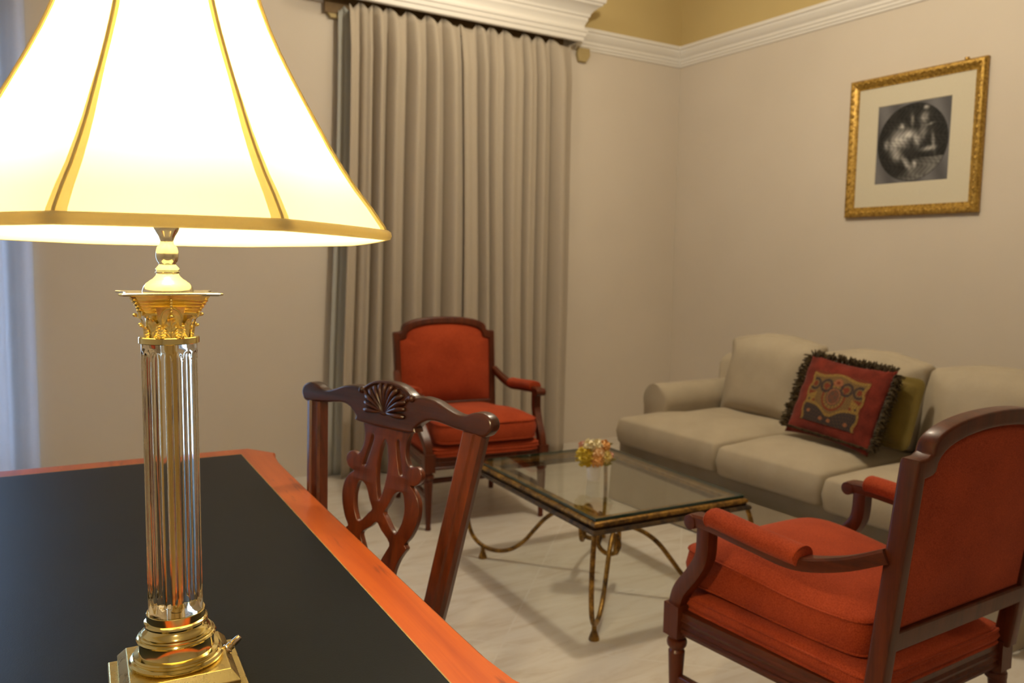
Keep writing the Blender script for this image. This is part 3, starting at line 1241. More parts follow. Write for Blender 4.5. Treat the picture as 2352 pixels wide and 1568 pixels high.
op = thing('throw_pillow', 'plain olive gold throw pillow tucked behind the tapestry pillow', 'pillow')
op.matrix_world = pillow_frame((3.385, 2.505, 0.535), (3.385, 2.115, 0.520), (3.490, 2.500, 0.86))
out = resample(round_poly([(-0.20, 0), (0.20, 0), (0.195, 0.33), (-0.195, 0.33)], 0.04), 0.02)
puffy(out, 0.02, 0.045, 0.045, 0.03, 0.003, 10, 0.003, 5, False, lambda x, y, z: (x, -(z - 0.01), y)).obj('pillow_body', 'olive', op, angle=180)

# ------------------------------------------------------------------ armchairs


def armchair(label):
    t = thing('armchair', label, 'armchair', group='red upholstered open armchairs')
    wf, d, wb = 0.312, 0.583, 0.279
    zb0, zb1 = 0.300, 0.372
    wood, woody = 'armchair_wood', 'armchair_wood_y'
    # front legs: square block, turned ring, round taper
    for s in (-1, 1):
        mb = MB()
        mb.box((s * wf, 0.012, (zb0 + zb1) / 2 + 0.004), (0.056, 0.056, zb1 - zb0 + 0.02))
        mb.lathe([(0.013, 0.0), (0.0150, 0.008), (0.0125, 0.016), (0.0225, 0.225), (0.0235, 0.245), (0.019, 0.252), (0.027, 0.262), (0.029, 0.272),
                  (0.027, 0.280), (0.020, 0.284), (0.022, 0.300)], 20, (s * wf, 0.012, 0))
        mb.obj('leg', wood, t, angle=35)
    for s in (-1, 1):
        mb = MB()
        mb.box((s * wb, d, (zb0 + zb1) / 2), (0.050, 0.050, zb1 - zb0 + 0.01))
        pth = [(s * wb, d, 0.30), (s * (wb + 0.002), d + 0.012, 0.18), (s * (wb + 0.006), d + 0.035, 0.0)]
        mb.tube([Vector(p) for p in pth], [0.0235, 0.0205, 0.014], 16)
        mb.lathe([(0.019, 0.262), (0.027, 0.270), (0.027, 0.284), (0.020, 0.292)], 18, (s * wb, d, 0))
        mb.obj('leg', wood, t, angle=35)
    # seat rails with a moulded face
    RP = [(-0.016, -0.033), (0.012, -0.033), (0.017, -0.022), (0.012, -0.016), (0.017, -0.008), (0.013, 0.0), (0.017, 0.010), (0.012, 0.018), (0.014, 0.033), (-0.016, 0.033)]
    zr = 0.336
    mb = MB()
    cor_ = [(-wf, 0.012), (wf, 0.012), (wb, d), (-wb, d)]
    for i in range(4):
        a, b = Vector((*cor_[i], zr)), Vector((*cor_[(i + 1) % 4], zr))
        dd = (b - a).normalized()
        nn = Vector((dd.y, -dd.x, 0))
        a2, b2 = a + dd * 0.026, b - dd * 0.026
        mb.rings([[q + nn * o + Vector((0, 0, z)) for o, z in RP] for q in (a2, b2)])
    mb.obj('seat_rail', woody, t, angle=30)
    # stretchers
    mb = MB()
    for s in (-1, 1):
        mb.box((s * (wf + wb) / 2, d / 2 + 0.01, 0.165), (0.022, d, 0.030), Matrix.Rotation(s * math.atan((wf - wb) / d), 3, 'Z'))
    mb.box((0, d * 0.52, 0.165), (wf + wb - 0.01, 0.022, 0.028))
    mb.obj('stretcher', woody, t, bevel=0.005)
    # upholstered platform and loose cushion
    pl = round_poly([(-wf + 0.012, -0.018, 0.07), (wf - 0.012, -0.018, 0.07), (wb + 0.006, d + 0.012, 0.05), (-wb - 0.006, d + 0.012, 0.05)], 0.05, 6)
    puffy(resample(pl, 0.025), 0.055, 0.022, 0, 0.020, 0.004, 8, 0.0, 1, True, lambda x, y, z: (x, y, z + 0.362)).obj('seat_platform', 'red', t, angle=60)
    pl = round_poly([(-wf + 0.028, -0.030, 0.09), (wf - 0.028, -0.030, 0.09), (wb - 0.034, d - 0.035, 0.05), (-wb + 0.034, d - 0.035, 0.05)], 0.05, 6)
    puffy(resample(pl, 0.025), 0.105, 0.045, 0, 0.020, 0.003, 10, 0.004, 2, True,
          lambda x, y, z: (x, y, z + 0.424 + 0.012 * math.sin(9 * y + 1) * (1 if z > 0.04 else 0.4))).obj('seat_cushion', 'red', t, angle=60)
    # back: raked frame with arched top
    def rake(x, y, z):
        return (x, 0.598 + 0.112 * (z - 0.36) + y, z)

    def arch(w, z0, z1, n=22):
        return [(w * math.cos(math.pi * k / n), z0 + (z1 - z0) * math.sin(math.pi * k / n) ** 0.72) for k in range(n + 1)]
    outer = [(-0.258, 0.365), (-0.261, 0.490), (0.261, 0.490), (0.258, 0.365), (0.296, 0.365), (0.304, 0.926), (0.300, 0.934), (0.268, 0.936)]
    outer += arch(0.254, 0.944, 1.018)
    outer += [(-0.268, 0.936), (-0.300, 0.934), (-0.304, 0.926), (-0.296, 0.365)]
    hole = [(-0.262, 0.538), (0.262, 0.538), (0.270, 0.890), (0.243, 0.894)] + arch(0.232, 0.902, 0.979) + [(-0.243, 0.894), (-0.270, 0.890)]
    curve_plate('back_frame', wood, outer, [hole], 0.046, 0.007, t, rake)
    inner = [(-0.259, 0.535), (0.259, 0.535), (0.267, 0.888), (0.241, 0.896)] + arch(0.230, 0.902, 0.977) + [(-0.241, 0.896), (-0.267, 0.888)]
    out = resample(inner, 0.03)
    puffy(out, 0.030, 0.034, 0.008, 0.012, 0.0032, 9, 0.0, 3, True, lambda x, y, z: rake(x, 0.012 - z, y)).obj('back_upholstery', 'red', t, angle=60)
    # arms: support rising from the front leg, sweeping wooden arm, padded top
    for s in (-1, 1):
        rect = [(-0.0175, -0.021), (0.0175, -0.021), (0.0205, -0.012), (0.0205, 0.012), (0.0175, 0.021), (-0.0175, 0.021), (-0.0205, 0.012), (-0.0205, -0.012)]
        pth = smooth_path([(s * wf, 0.010, 0.372), (s * (wf + 0.002), 0.030, 0.430), (s * (wf + 0.012), 0.088, 0.500), (s * (wf + 0.020), 0.126, 0.560), (s * (wf + 0.022), 0.132, 0.640)], 6)
        MB().sweep(pth, (1, 0, 0), rect).obj('arm_support', wood, t, angle=35)
        pth = smooth_path([(s * 0.336, 0.086, 0.652), (s * 0.336, 0.15, 0.656), (s * 0.336, 0.30, 0.646), (s * 0.330, 0.42, 0.640), (s * 0.314, 0.53, 0.668), (s * 0.296, 0.622, 0.712)], 6)
        n = len(pth)
        mb = MB().sweep(pth, (1, 0, 0), [(-0.021, -0.016), (0.021, -0.016), (0.024, -0.006), (0.024, 0.010), (0.018, 0.016), (-0.018, 0.016), (-0.024, 0.010), (-0.024, -0.006)],
                        [(1, 1) if i < n * 0.6 else (1 - 0.3 * (i - n * 0.6) / (n * 0.4), 1) for i in range(n)])
        # scroll end
        mb.rings([[(s * 0.336 + x, 0.092 + r * math.cos(a), 0.648 + r * math.sin(a)) for a in np.linspace(0, 2 * math.pi, 17)[:-1]]
                  for x, r in ((-0.027, 0.012), (-0.026, 0.020), (0.026, 0.020), (0.027, 0.012))])
        mb.obj('arm', woody, t, angle=35)
        pth = smooth_path([(s * 0.336, 0.150, 0.672), (s * 0.336, 0.18, 0.673), (s * 0.336, 0.30, 0.664), (s * 0.331, 0.40, 0.657), (s * 0.329, 0.435, 0.656)], 6)
        n = len(pth)
        sec = [(0.036 * math.cos(a), 0.026 * math.sin(a)) for a in np.linspace(0, 2 * math.pi, 19)[:-1]]
        sc = [(1, 1)] * n
        sc = [(0.45, 0.35), (0.80, 0.72), (0.95, 0.92)] + [(1, 1)] * (n - 6) + [(0.95, 0.92), (0.80, 0.70), (0.45, 0.3)]
        mb = MB().sweep(pth, (s, 0, 0), sec if s < 0 else sec, sc)
        for i in (2, n - 3):
            mb.sweep([pth[i] + Vector((0, -0.004, 0)), pth[i], pth[i] + Vector((0, 0.004, 0))], (s, 0, 0), [(a * 1.0, b * 1.0) for a, b in sec], [(0.97, 0.97), (1.04, 1.04), (0.97, 0.97)])
        mb.obj('arm_pad', 'red', t, angle=60)
    return t


ac1 = armchair('red upholstered armchair in front of the curtains, facing the room')
ac1.location = (2.048, 3.525, 0)
ac1.rotation_euler = (0, 0, -0.125)
ac2 = copy_tree(ac1)
ac2['label'] = 'red upholstered armchair in the right foreground, seen from behind'
ac2.location = (1.890, 1.652, 0)
ac2.rotation_euler = (0, 0, 3.152)

# ------------------------------------------------------------------ coffee table
ct = thing('coffee_table', 'glass-topped coffee table with scrolled gilt iron legs', 'coffee table', (2.085, 2.643, 0), R_(-3.5))
TW, TD = 0.345, 0.470
glass = MB().box((0, 0, 0.444), (2 * TW - 0.004, 2 * TD - 0.004, 0.010)).obj('glass_top', 'table_glass', ct, smooth=False)
glass['label'] = 'clear glass top'
mb = MB()
mb.rings([[(sx * (TW + o), sy * (TD + o), z) for sx, sy in ((-1, -1), (1, -1), (1, 1), (-1, 1))] for o, z in ((-0.004, 0.4385), (0, 0.4390), (0.0005, 0.4495), (-0.003, 0.4497), (-0.004, 0.4385))], True, False)
mb.obj('glass_rim', 'glass_edge', ct, smooth=False)


def frame_ring(prof, name, mat):
    mb = MB()
    pr = prof + [prof[0]]
    mb.rings([[(sx * (TW + o), sy * (TD + o), z) for sx, sy in ((-1, -1), (1, -1), (1, 1), (-1, 1))] for o, z in pr], True, False)
    return mb.obj(name, mat, ct, angle=25)


frame_ring([(-0.050, 0.426), (-0.050, 0.4385), (0.002, 0.4385), (0.010, 0.434), (0.013, 0.428), (0.010, 0.420), (-0.010, 0.418), (-0.030, 0.420)], 'frame', 'antique')
frame_ring([(-0.040, 0.404), (-0.040, 0.4195), (0.008, 0.4195), (0.006, 0.414), (0.018, 0.411), (0.023, 0.404), (0.020, 0.396), (-0.010, 0.394), (-0.030, 0.396)], 'lower_frame', 'antique_dark')
diag = math.hypot(TW, TD)
for sx in (-1, 1):
    for sy in (-1, 1):
        o = Vector((sx * (TW - 0.005), sy * (TD - 0.005), 0))
        u = -Vector((sx * 0.70, sy * 0.714, 0)).normalized()
        P = lambda s, z: o + u * s + Vector((0, 0, z))
        prof = [(-0.020, 0.400), (-0.038, 0.345), (-0.052, 0.260), (-0.052, 0.180), (-0.030, 0.105), (0.016, 0.060), (0.085, 0.042), (0.152, 0.056), (0.212, 0.098),
                (0.262, 0.158), (0.312, 0.216), (0.366, 0.254), (0.430, 0.276), (0.490, 0.280), (0.540, 0.258), (0.563, 0.215), (0.552, 0.172), (0.518, 0.150), (0.484, 0.162), (0.472, 0.195), (0.488, 0.222)]
        pth = smooth_path([P(*q) for q in prof], 6)
        mb = MB().tube(pth, 0.0095, 10)
        blob(mb, P(0.491, 0.224), 0.014)
        f = P(0.022, 0)
        mb.rings([[f + Vector((r * math.cos(a), r * math.sin(a), z)) for a in np.linspace(0, 2 * math.pi, 13)[:-1]] for r, z in ((0.020, 0.0), (0.019, 0.008), (0.009, 0.035), (0.009, 0.062))])
        mb.obj('leg', 'antique', ct, angle=50)
mb = MB()
mb.lathe([(0.001, 0.150), (0.006, 0.160), (0.012, 0.185), (0.006, 0.200), (0.016, 0.215), (0.018, 0.235), (0.008, 0.262), (0.012, 0.290), (0.004, 0.300)], 16)
mb.obj('finial', 'antique_dark', ct, angle=50)

# ------------------------------------------------------------------ flowers on the table
fl = thing('flower_pot', 'small white pot of yellow and peach artificial flowers on the glass table', 'flowers', (2.021, 2.613, 0.4498))
MB().lathe([(0.0, 0), (0.024, 0), (0.026, 0.003), (0.0305, 0.062), (0.0310, 0.066), (0.028, 0.066), (0.026, 0.055), (0.0, 0.053)], 28, caps=False).obj('pot', 'ceramic', fl, angle=40)
# view axes for the bouquet's spread (plain world directions, the bunch is round)
rv, fv = Vector((0.79, -0.61, 0)), Vector((0.61, 0.79, 0))


def flower(c, r, mat, seed):
    rnd = random.Random(seed)
    mb = MB()
    blob(mb, c, r * 0.78, 10, 8)
    n = 46
    for i in range(n):
        z = 1 - 2 * (i + 0.5) / n
        a = i * 2.39996
        d = Vector((math.sqrt(1 - z * z) * math.cos(a), math.sqrt(1 - z * z) * math.sin(a), z))
        tq = d.cross(Vector((rnd.uniform(-1, 1), rnd.uniform(-1, 1), rnd.uniform(-1, 1)))).normalized()
        b = d.cross(tq)
        w = r * 0.30
        p = Vector(c) + d * r * 0.70
        tip = Vector(c) + d * r * (1.0 + rnd.uniform(-.06, .12))
        mb.add([p - tq * w * 0.6 - b * w * .2, p + tq * w * 0.6 - b * w * .2, tip + tq * w * 0.9 + b * w * .3, tip + d * w * 0.15, tip - tq * w * 0.9 + b * w * .3, p + b * w * 0.5],
               [(0, 1, 2, 3, 4), (1, 5, 3, 2), (5, 0, 4, 3)])
    return mb.obj('flower_head', mat, fl, angle=80)


for k, (a, f_, z, r, m_) in enumerate([(-0.034, -0.024, 0.102, 0.040, 'petal_yellow'), (0.012, -0.035, 0.092, 0.030, 'petal_orange'), (0.018, -0.024, 0.114, 0.028, 'petal_peach'),
                                       (-0.014, -0.006, 0.138, 0.032, 'petal_cream'), (0.020, 0.0, 0.140, 0.028, 'petal_cream'), (0.042, 0.0, 0.142, 0.024, 'petal_orange'),
                                       (0.042, -0.015, 0.100, 0.030, 'petal_lemon'), (0.060, 0.0, 0.100, 0.022, 'petal_pink'), (-0.044, 0.015, 0.134, 0.022, 'petal_pink'),
                                       (0.0, 0.045, 0.108, 0.036, 'petal_yellow'), (0.01, 0.05, 0.128, 0.028, 'petal_peach')]):
    flower(rv * a + fv * f_ + Vector((0, 0, z)), r, m_, k)
for a, f_, z, da in ((0.066, -0.01, 0.092, 0.028), (0.058, 0.02, 0.150, 0.02), (-0.03, 0.03, 0.085, -0.03), (0.05, -0.02, 0.076, 0.028)):
    b0 = rv * a * 0.6 + fv * f_ + Vector((0, 0, z * 0.9))
    b1 = rv * (a + da) + fv * f_ + Vector((0, 0, z))
    md = (b0 + b1) / 2
    mb = MB().add([b0, md + Vector((0, 0, 0.012)), b1, md - Vector((0, 0, 0.010)), md + fv * 0.004], [(0, 1, 4), (1, 2, 4), (2, 3, 4), (3, 0, 4)])
    lf = mb.obj('leaf', 'leaf_green', fl)
    so = lf.modifiers.new('thick', 'SOLIDIFY')
    so.thickness = 0.001

# ------------------------------------------------------------------ desk
desk = thing('writing_desk', 'orange-brown writing desk with black leather top under the brass lamp', 'desk', (0.135, 1.662, 0), R_(-2.86))
DX, DY = 0.484, 0.850


def desk_outline(inset=0.0):
    X, Y = DX - inset, DY - inset
    ch = 0.052
    r = [(X - ch, Y), (X + 0.006, Y - 0.088), (X - 0.002, Y - 0.115), (X - 0.010, Y - 0.20)]
    for k in range(1, 10):
        y = (Y - 0.20) * (1 - 2 * k / 10)
        r.append((X - 0.010 - 0.002 * math.cos(y / Y * math.pi / 2), y))
    r += [(X - 0.010, -Y + 0.20), (X - 0.002, -Y + 0.115), (X + 0.006, -Y + 0.088), (X - ch, -Y)]
    l = [(-x, -y) for x, y in r]
    return list(reversed(r)) + list(reversed(l))


def desk_slab(name, mat, prof, hole=None):
    mb = MB()
    mb.rings([[(x, y, z) for x, y in desk_outline(i)] for i, z in prof], True, True)
    return mb.obj(name, mat, desk, angle=30)


desk_slab('desktop', 'desk', [(0.030, 0.716), (0.006, 0.720), (0.002, 0.727), (0.008, 0.733), (0.0, 0.737), (-0.002, 0.745), (0.0, 0.754), (0.006, 0.759), (0.012, 0.7600)])
LX, LY = DX - 0.0905, DY - 0.078
MB().box((0, 0, 0.7597), (2 * LX, 2 * LY, 0.0016)).obj('leather_inset', 'leather', desk, smooth=False)
mb = MB()
for s in (-1, 1):
    mb.box((s * (LX + 0.001), 0, 0.7600), (0.0022, 2 * LY + 0.003, 0.0012))
    mb.box((0, s * (LY + 0.001), 0.7600), (2 * LX + 0.003, 0.0022, 0.0012))
mb.obj('inlay_line', 'inlay', desk, smooth=False)
mb = MB()
ax, ay = DX - 0.055, DY - 0.075
for s in (-1, 1):
    mb.box((s * ax, 0, 0.655), (0.022, 2 * ay, 0.125))
    mb.box((0, s * ay, 0.655), (2 * ax, 0.022, 0.125))
mb.obj('apron', 'desk', desk, bevel=0.003)
for sx in (-1, 1):
    for sy in (-1, 1):
        x, y = sx * (ax - 0.01), sy * (ay - 0.01)
        mb = MB()
        pth = smooth_path([(x, y, 0.72), (x, y, 0.60), (x + sx * .012, y + sy * .012, 0.50), (x, y, 0.28), (x - sx * .006, y - sy * .006, 0.10), (x + sx * .012, y + sy * .012, 0.02), (x + sx * .014, y + sy * .014, 0.0)], 5)
        n = len(pth)
        mb.sweep(pth, (1, 0, 0), [(-0.032, -0.032), (0.032, -0.032), (0.032, 0.032), (-0.032, 0.032)], [1.0 - 0.45 * min(1, max(0, (i / n - 0.2) / 0.6)) + (0.25 if i > n * 0.88 else 0) for i in range(n)])
        mb.obj('leg', 'desk', desk, bevel=0.006)
for s in (-1, 1):
    dr = MB().box((ax + 0.012, s * 0.40, 0.655), (0.016, 0.56, 0.095)).obj('drawer', 'desk', desk, bevel=0.004)
    MB().lathe([(0.0, 0.0), (0.012, 0.002), (0.006, 0.010), (0.006, 0.014), (0.013, 0.020), (0.011, 0.028), (0.0, 0.031)], 18).obj(
        'knob', 'brass', dr, loc=(ax + 0.019, s * 0.40, 0.655), rot=(0, R_(90), 0))

# ------------------------------------------------------------------ desk chair (pierced splat back)
RAKE = 0.138
ang = math.atan2(-0.957, 0.289)
dc = thing('desk_chair', 'carved mahogany chair with pierced splat and shell crest at the desk', 'chair', (0.763 - 0.957 * RAKE * 0.54, 1.759 - 0.289 * RAKE * 0.54, 0), ang)
# local: x along the back (left to right seen from the desk), y away from the desk side (behind), z up; back foot of the splat at y = 0


def bk(x, y, z):
    return (x, y + RAKE * (z - 0.46), z)


U0 = -0.0085


def mir(half):
    """half outline given for u>=0 from top centre down -> closed symmetric outline"""
    return half + [(-x, z) for x, z in reversed(half)]


top_r = [(0.0, 0.0475), (0.028, 0.0465), (0.056, 0.040), (0.078, 0.0300), (0.0885, 0.0235), (0.100, 0.0225), (0.117, 0.0260), (0.138, 0.0255), (0.165, 0.0215), (0.200, 0.0105),
         (0.232, 0.0025), (0.256, 0.0030), (0.276, 0.0110), (0.297, 0.0150), (0.318, 0.0130), (0.3345, 0.0030), (0.339, -0.0120), (0.333, -0.0240), (0.322, -0.0330),
         (0.300, -0.0345), (0.262, -0.0300), (0.232, -0.0280), (0.200, -0.0240), (0.168, -0.0210), (0.143, -0.0240), (0.123, -0.0330), (0.106, -0.0460), (0.094, -0.0580)]
outl = [(x + U0, z + 1.0) for x, z in mir(top_r)]
outl = outl[:-1] if outl[0] == outl[-1] else outl
crest = curve_plate('crest_rail', 'mahogany_x', smooth_closed(outl, 3), [], 0.030, 0.006, dc, lambda x, y, z: bk(x, y, z), 4)
# shell carved in the middle of the crest
mb = MB()
cx_, cz_ = U0, 0.983
nr = 13
for k in range(nr):
    a0 = R_(188) - R_(196) * k / (nr - 1)
    L_ = 0.082 if abs(k - nr // 2) < 5 else 0.076
    ex, ez = math.cos(a0) * L_, 0.002 + math.sin(a0) * 0.060 if math.sin(a0) > 0 else math.sin(a0) * 0.06
    p0 = (cx_ + ex * 0.06, -0.0165, cz_ - 0.006)
    pts = [p0, (cx_ + ex * 0.35, -0.0215, cz_ + ez * 0.40 - 0.003), (cx_ + ex * 0.7, -0.0225, cz_ + ez * 0.78), (cx_ + ex * 0.96, -0.0170, cz_ + ez * 0.97)]
    mb.tube([bk(*p) for p in smooth_path(pts, 4)], [0.0016, 0.002, 0.0026, 0.0032, 0.0038, 0.0044, 0.005, 0.0056, 0.006, 0.0062, 0.006, 0.0052, 0.004], 7)
lowp = [(-0.084, 0.022), (-0.060, 0.004), (-0.034, -0.014), (-0.012, -0.0235), (0.0, -0.0255), (0.012, -0.0235), (0.034, -0.014), (0.060, 0.004), (0.084, 0.022)]
mb.tube([bk(U0 + x, -0.0165, 1 + z) for x, z in [(p.x, p.y) for p in smooth_path([(a, b, 0) for a, b in lowp], 3)]], 0.0045, 7)
upp = [(-0.084, 0.022), (-0.066, 0.033), (-0.040, 0.042), (0.0, 0.0455), (0.040, 0.042), (0.066, 0.033), (0.084, 0.022)]
mb.tube([bk(U0 + x, -0.014, 1 + z) for x, z in [(p.x, p.y) for p in smooth_path([(a, b, 0) for a, b in upp], 3)]], 0.0050, 7)
for s in (-1, 1):
    blob(mb, bk(U0 + s * 0.090, -0.016, 1.020), 0.009)
mb.obj('carved_shell', 'mahogany_x', dc, angle=70)
# stiles, splayed and raked, with a bead down the front
for s in (-1, 1):
    sec = [(-0.030, -0.010), (-0.024, -0.014), (0.002, -0.0125), (0.006, -0.0165), (0.010, -0.0125), (0.026, -0.010), (0.030, 0.0), (0.024, 0.014), (-0.024, 0.014)]
    if s < 0:
        sec = [(-a, b) for a, b in reversed(sec)]
    pth = [bk(U0 + s * (0.286 - 0.172 * (0.965 - z)), 0.0, z) for z in (0.970, 0.85, 0.72, 0.60, 0.46)]
    pth += [(U0 + s * 0.196, 0.004, 0.30), (U0 + s * 0.198, 0.030, 0.12), (U0 + s * 0.200, 0.062, 0.0)]
    pth = smooth_path(pth, 4)
    mb = MB()
    rings = []
    for i, p in enumerate(pth):
        T = (pth[min(i + 1, len(pth) - 1)] - pth[max(i - 1, 0)]).normalized()
        S = Vector((1, 0, 0))
        k = 1.0 - 0.10 * i / len(pth)
        rings.append([p + S * a * k + Vector((0, b * 1.2, 0)) for a, b in sec])
    mb.rings(rings)
    mb.obj('stile', 'mahogany', dc, angle=35)
# pierced splat
half = [(0.095, -0.048), (0.088, -0.056), (0.079, -0.074), (0.0750, -0.093), (0.0770, -0.112), (0.0840, -0.126), (0.0950, -0.137), (0.1050, -0.1345), (0.1200, -0.1330), (0.1335, -0.1430),
        (0.1360, -0.1560), (0.1290, -0.1680), (0.1160, -0.1755), (0.1030, -0.1780), (0.1190, -0.1890), (0.1340, -0.2080), (0.1390, -0.2350), (0.1330, -0.2640), (0.1190, -0.2920), (0.1040, -0.3090),
        (0.1090, -0.3150), (0.1105, -0.3200), (0.0990, -0.3350), (0.0860, -0.3560), (0.0760, -0.3850), (0.0730, -0.4200), (0.0800, -0.4600), (0.0900, -0.5000), (0.0900, -0.5350)]
outl = [(x + U0, z + 1.0) for x, z in mir(half)]
H = []
for s in (-1, 1):
    H.append([(U0 + s * x, 1 + z) for x, z in [(0.044, -0.081), (0.051, -0.085), (0.0545, -0.100), (0.0640, -0.130), (0.0725, -0.155), (0.0700, -0.1610), (0.0625, -0.1600), (0.0540, -0.1400), (0.0430, -0.1050), (0.0400, -0.0880)]])
    H.append([(U0 + s * x, 1 + z) for x, z in [(0.064, -0.1985), (0.080, -0.1990), (0.0880, -0.2170), (0.0915, -0.2380), (0.0870, -0.2640), (0.0760, -0.2850), (0.0680, -0.2930), (0.0560, -0.2880), (0.0330, -0.2660), (0.0215, -0.2540), (0.0330, -0.2360), (0.0480, -0.2100)]])
H.append([(U0 + x, 1 + z) for x, z in [(0.0, -0.0870), (0.0110, -0.1050), (0.0180, -0.1350), (0.0190, -0.1650), (0.0140, -0.1950), (0.0050, -0.2230), (0.0, -0.2300), (-0.0050, -0.2230), (-0.0140, -0.1950), (-0.0190, -0.1650), (-0.0180, -0.1350), (-0.0110, -0.1050)]])
H.append([(U0 + x, 1 + z) for x, z in [(0.0, -0.2810), (0.0200, -0.2960), (0.0520, -0.3180), (0.0440, -0.3380), (0.0280, -0.3650), (0.0180, -0.4000), (0.0140, -0.4400), (0.0, -0.4600), (-0.0140, -0.4400), (-0.0180, -0.4000), (-0.0280, -0.3650), (-0.0440, -0.3380), (-0.0520, -0.3180), (-0.0200, -0.2960)]])
curve_plate('splat', 'mahogany', smooth_closed(outl, 3), [smooth_closed(h, 3) for h in H], 0.014, 0.002, dc, lambda x, y, z: bk(x, y + 0.002, z), 2)
# seat, rails and front legs (tucked under the desk)
mb = MB()
pl = round_poly([(U0 - 0.262, -0.46), (U0 + 0.262, -0.46), (U0 + 0.205, -0.01), (U0 - 0.205, -0.01)], 0.03)
puffy(resample(pl, 0.03), 0.03, 0.02, 0, 0.012, 0, 7, 0, 2, True, lambda x, y, z: (x, y, z + 0.455)).obj('seat', 'red', dc, angle=60)
mb = MB()
cor_ = [(U0 - 0.255, -0.445), (U0 + 0.255, -0.445), (U0 + 0.196, -0.005), (U0 - 0.196, -0.005)]
for i in range(4):
    a, b = Vector(cor_[i]), Vector(cor_[(i + 1) % 4])
    an = math.atan2(b.y - a.y, b.x - a.x)
    mb.box(((a.x + b.x) / 2, (a.y + b.y) / 2, 0.425), ((b - a).length, 0.026, 0.066), Matrix.Rotation(an, 3, 'Z'))
mb.obj('seat_rail', 'mahogany_x', dc, bevel=0.004)
for s in (-1, 1):
    MB().sweep([(U0 + s * 0.25, -0.44, 0.45), (U0 + s * 0.25, -0.44, 0.2), (U0 + s * 0.25, -0.44, 0.0)], (1, 0, 0), [(-0.022, -0.022), (0.022, -0.022), (0.022, 0.022), (-0.022, 0.022)], [1, 0.95, 0.85]).obj('leg', 'mahogany', dc, bevel=0.005)
mb = MB()
for s in (-1, 1):
    mb.box((U0 + s * 0.224, -0.21, 0.14), (0.018, 0.47, 0.028), Matrix.Rotation(s * 0.12, 3, 'Z'))
mb.box((U0, -0.20, 0.14), (0.44, 0.018, 0.026))
mb.obj('stretcher', 'mahogany_x', dc, bevel=0.003)

# ------------------------------------------------------------------ table lamp
LP = (0.172, 1.097)
LZ = 0.7606
lamp = thing('table_lamp', 'lit brass and fluted glass column table lamp on the desk', 'lamp', (*LP, LZ), R_(-4.06))
z_ = lambda z: z - LZ


def sq(h, z, ch=0.0):
    if ch:
        return [(-h + ch, -h, z), (h - ch, -h, z), (h, -h + ch, z), (h, h - ch, z), (h - ch, h, z), (-h + ch, h, z), (-h, h - ch, z), (-h, -h + ch, z)]
    return [(-h, -h, z), (h, -h, z), (h, h, z), (-h, h, z)]


MB().rings([sq(0.0805, z_(0.7606)), sq(0.0805, z_(0.7835)), sq(0.0795, z_(0.7850)), sq(0.066, z_(0.7850))]).obj('base_plate', 'brass_worn', lamp, smooth=False, bevel=0.0012)
MB().rings([sq(0.0690, z_(0.7850)), sq(0.0690, z_(0.7970)), sq(0.0585, z_(0.8100)), sq(0.04, z_(0.8100))]).obj('plinth', 'brass_worn', lamp, smooth=False, bevel=0.0008)
MB().lathe([(0.030, z_(0.810)), (0.0535, z_(0.810)), (0.0565, z_(0.8125)), (0.0572, z_(0.8155)), (0.0555, z_(0.8185)), (0.0525, z_(0.8195)), (0.0520, z_(0.8205)), (0.0528, z_(0.8225)), (0.0515, z_(0.8245)),
            (0.0485, z_(0.8250)), (0.0460, z_(0.8255)), (0.0455, z_(0.8265)), (0.0455, z_(0.8410)), (0.0478, z_(0.8418)), (0.0485, z_(0.8438)), (0.0472, z_(0.8456)), (0.0452, z_(0.8462)),
            (0.0452, z_(0.8476)), (0.0438, z_(0.8492)), (0.0415, z_(0.8498)), (0.0405, z_(0.8515)), (0.0385, z_(0.8535)), (0.0360, z_(0.8560)), (0.0350, z_(0.8580)), (0.0365, z_(0.8588)),
            (0.0385, z_(0.8600)), (0.0392, z_(0.8625)), (0.0385, z_(0.8650)), (0.0368, z_(0.8662)), (0.0358, z_(0.8666)), (0.0358, z_(0.8755)), (0.0352, z_(0.8762)), (0.0, z_(0.8762))], 72, caps=False).obj('column_foot', 'brass', lamp, angle=30)
# on-off switch on the plinth's side
sw = MB().lathe([(0.0, 0), (0.0070, 0), (0.0076, 0.0015), (0.0070, 0.004), (0.0056, 0.005), (0.0056, 0.010), (0.0038, 0.0105), (0.0038, 0.0115), (0.0048, 0.012), (0.0050, 0.015), (0.0046, 0.021), (0.0034, 0.024), (0.0, 0.0250)], 20, caps=False)
sw.obj('switch_knob', 'steel', lamp, loc=(0.0615, 0.004, z_(0.8050)), rot=(0, R_(50), 0), angle=40)
# fluted glass tube: concave flutes that end in arches below each rim
z0, z1 = z_(0.8764), z_(1.2235)
NF = 16
seg = NF * 12
rings = []
zs = [0, 0.004, 0.010, 0.012, 0.014, 0.017, 0.021, 0.026, 0.034]
allz = [z0 + q for q in zs] + [z0 + (z1 - z0) * k / 10 for k in range(2, 9)] + [z1 - q * 0.8 for q in reversed(zs)]
for z in allz:
    e = min(z - z0, (z1 - z) / 0.8)
    ring = []
    for j in range(seg):
        ph = (j % 12) / 12.0
        prof_ = 1 - (2 * abs(ph - 0.5)) ** 2.0        # 0 at the arris, 1 mid-flute
        reach = 0.010 + 0.016 * (1 - math.sqrt(max(0, 1 - (2 * (ph - 0.5)) ** 2)))
        on = max(0, min(1, (e - reach) / 0.006))
        on = on * on * (3 - 2 * on)
        r = 0.0330 - 0.0019 * prof_ * on
        a = 2 * math.pi * j / seg
        ring.append((r * math.cos(a), r * math.sin(a), z))
    rings.append(ring)
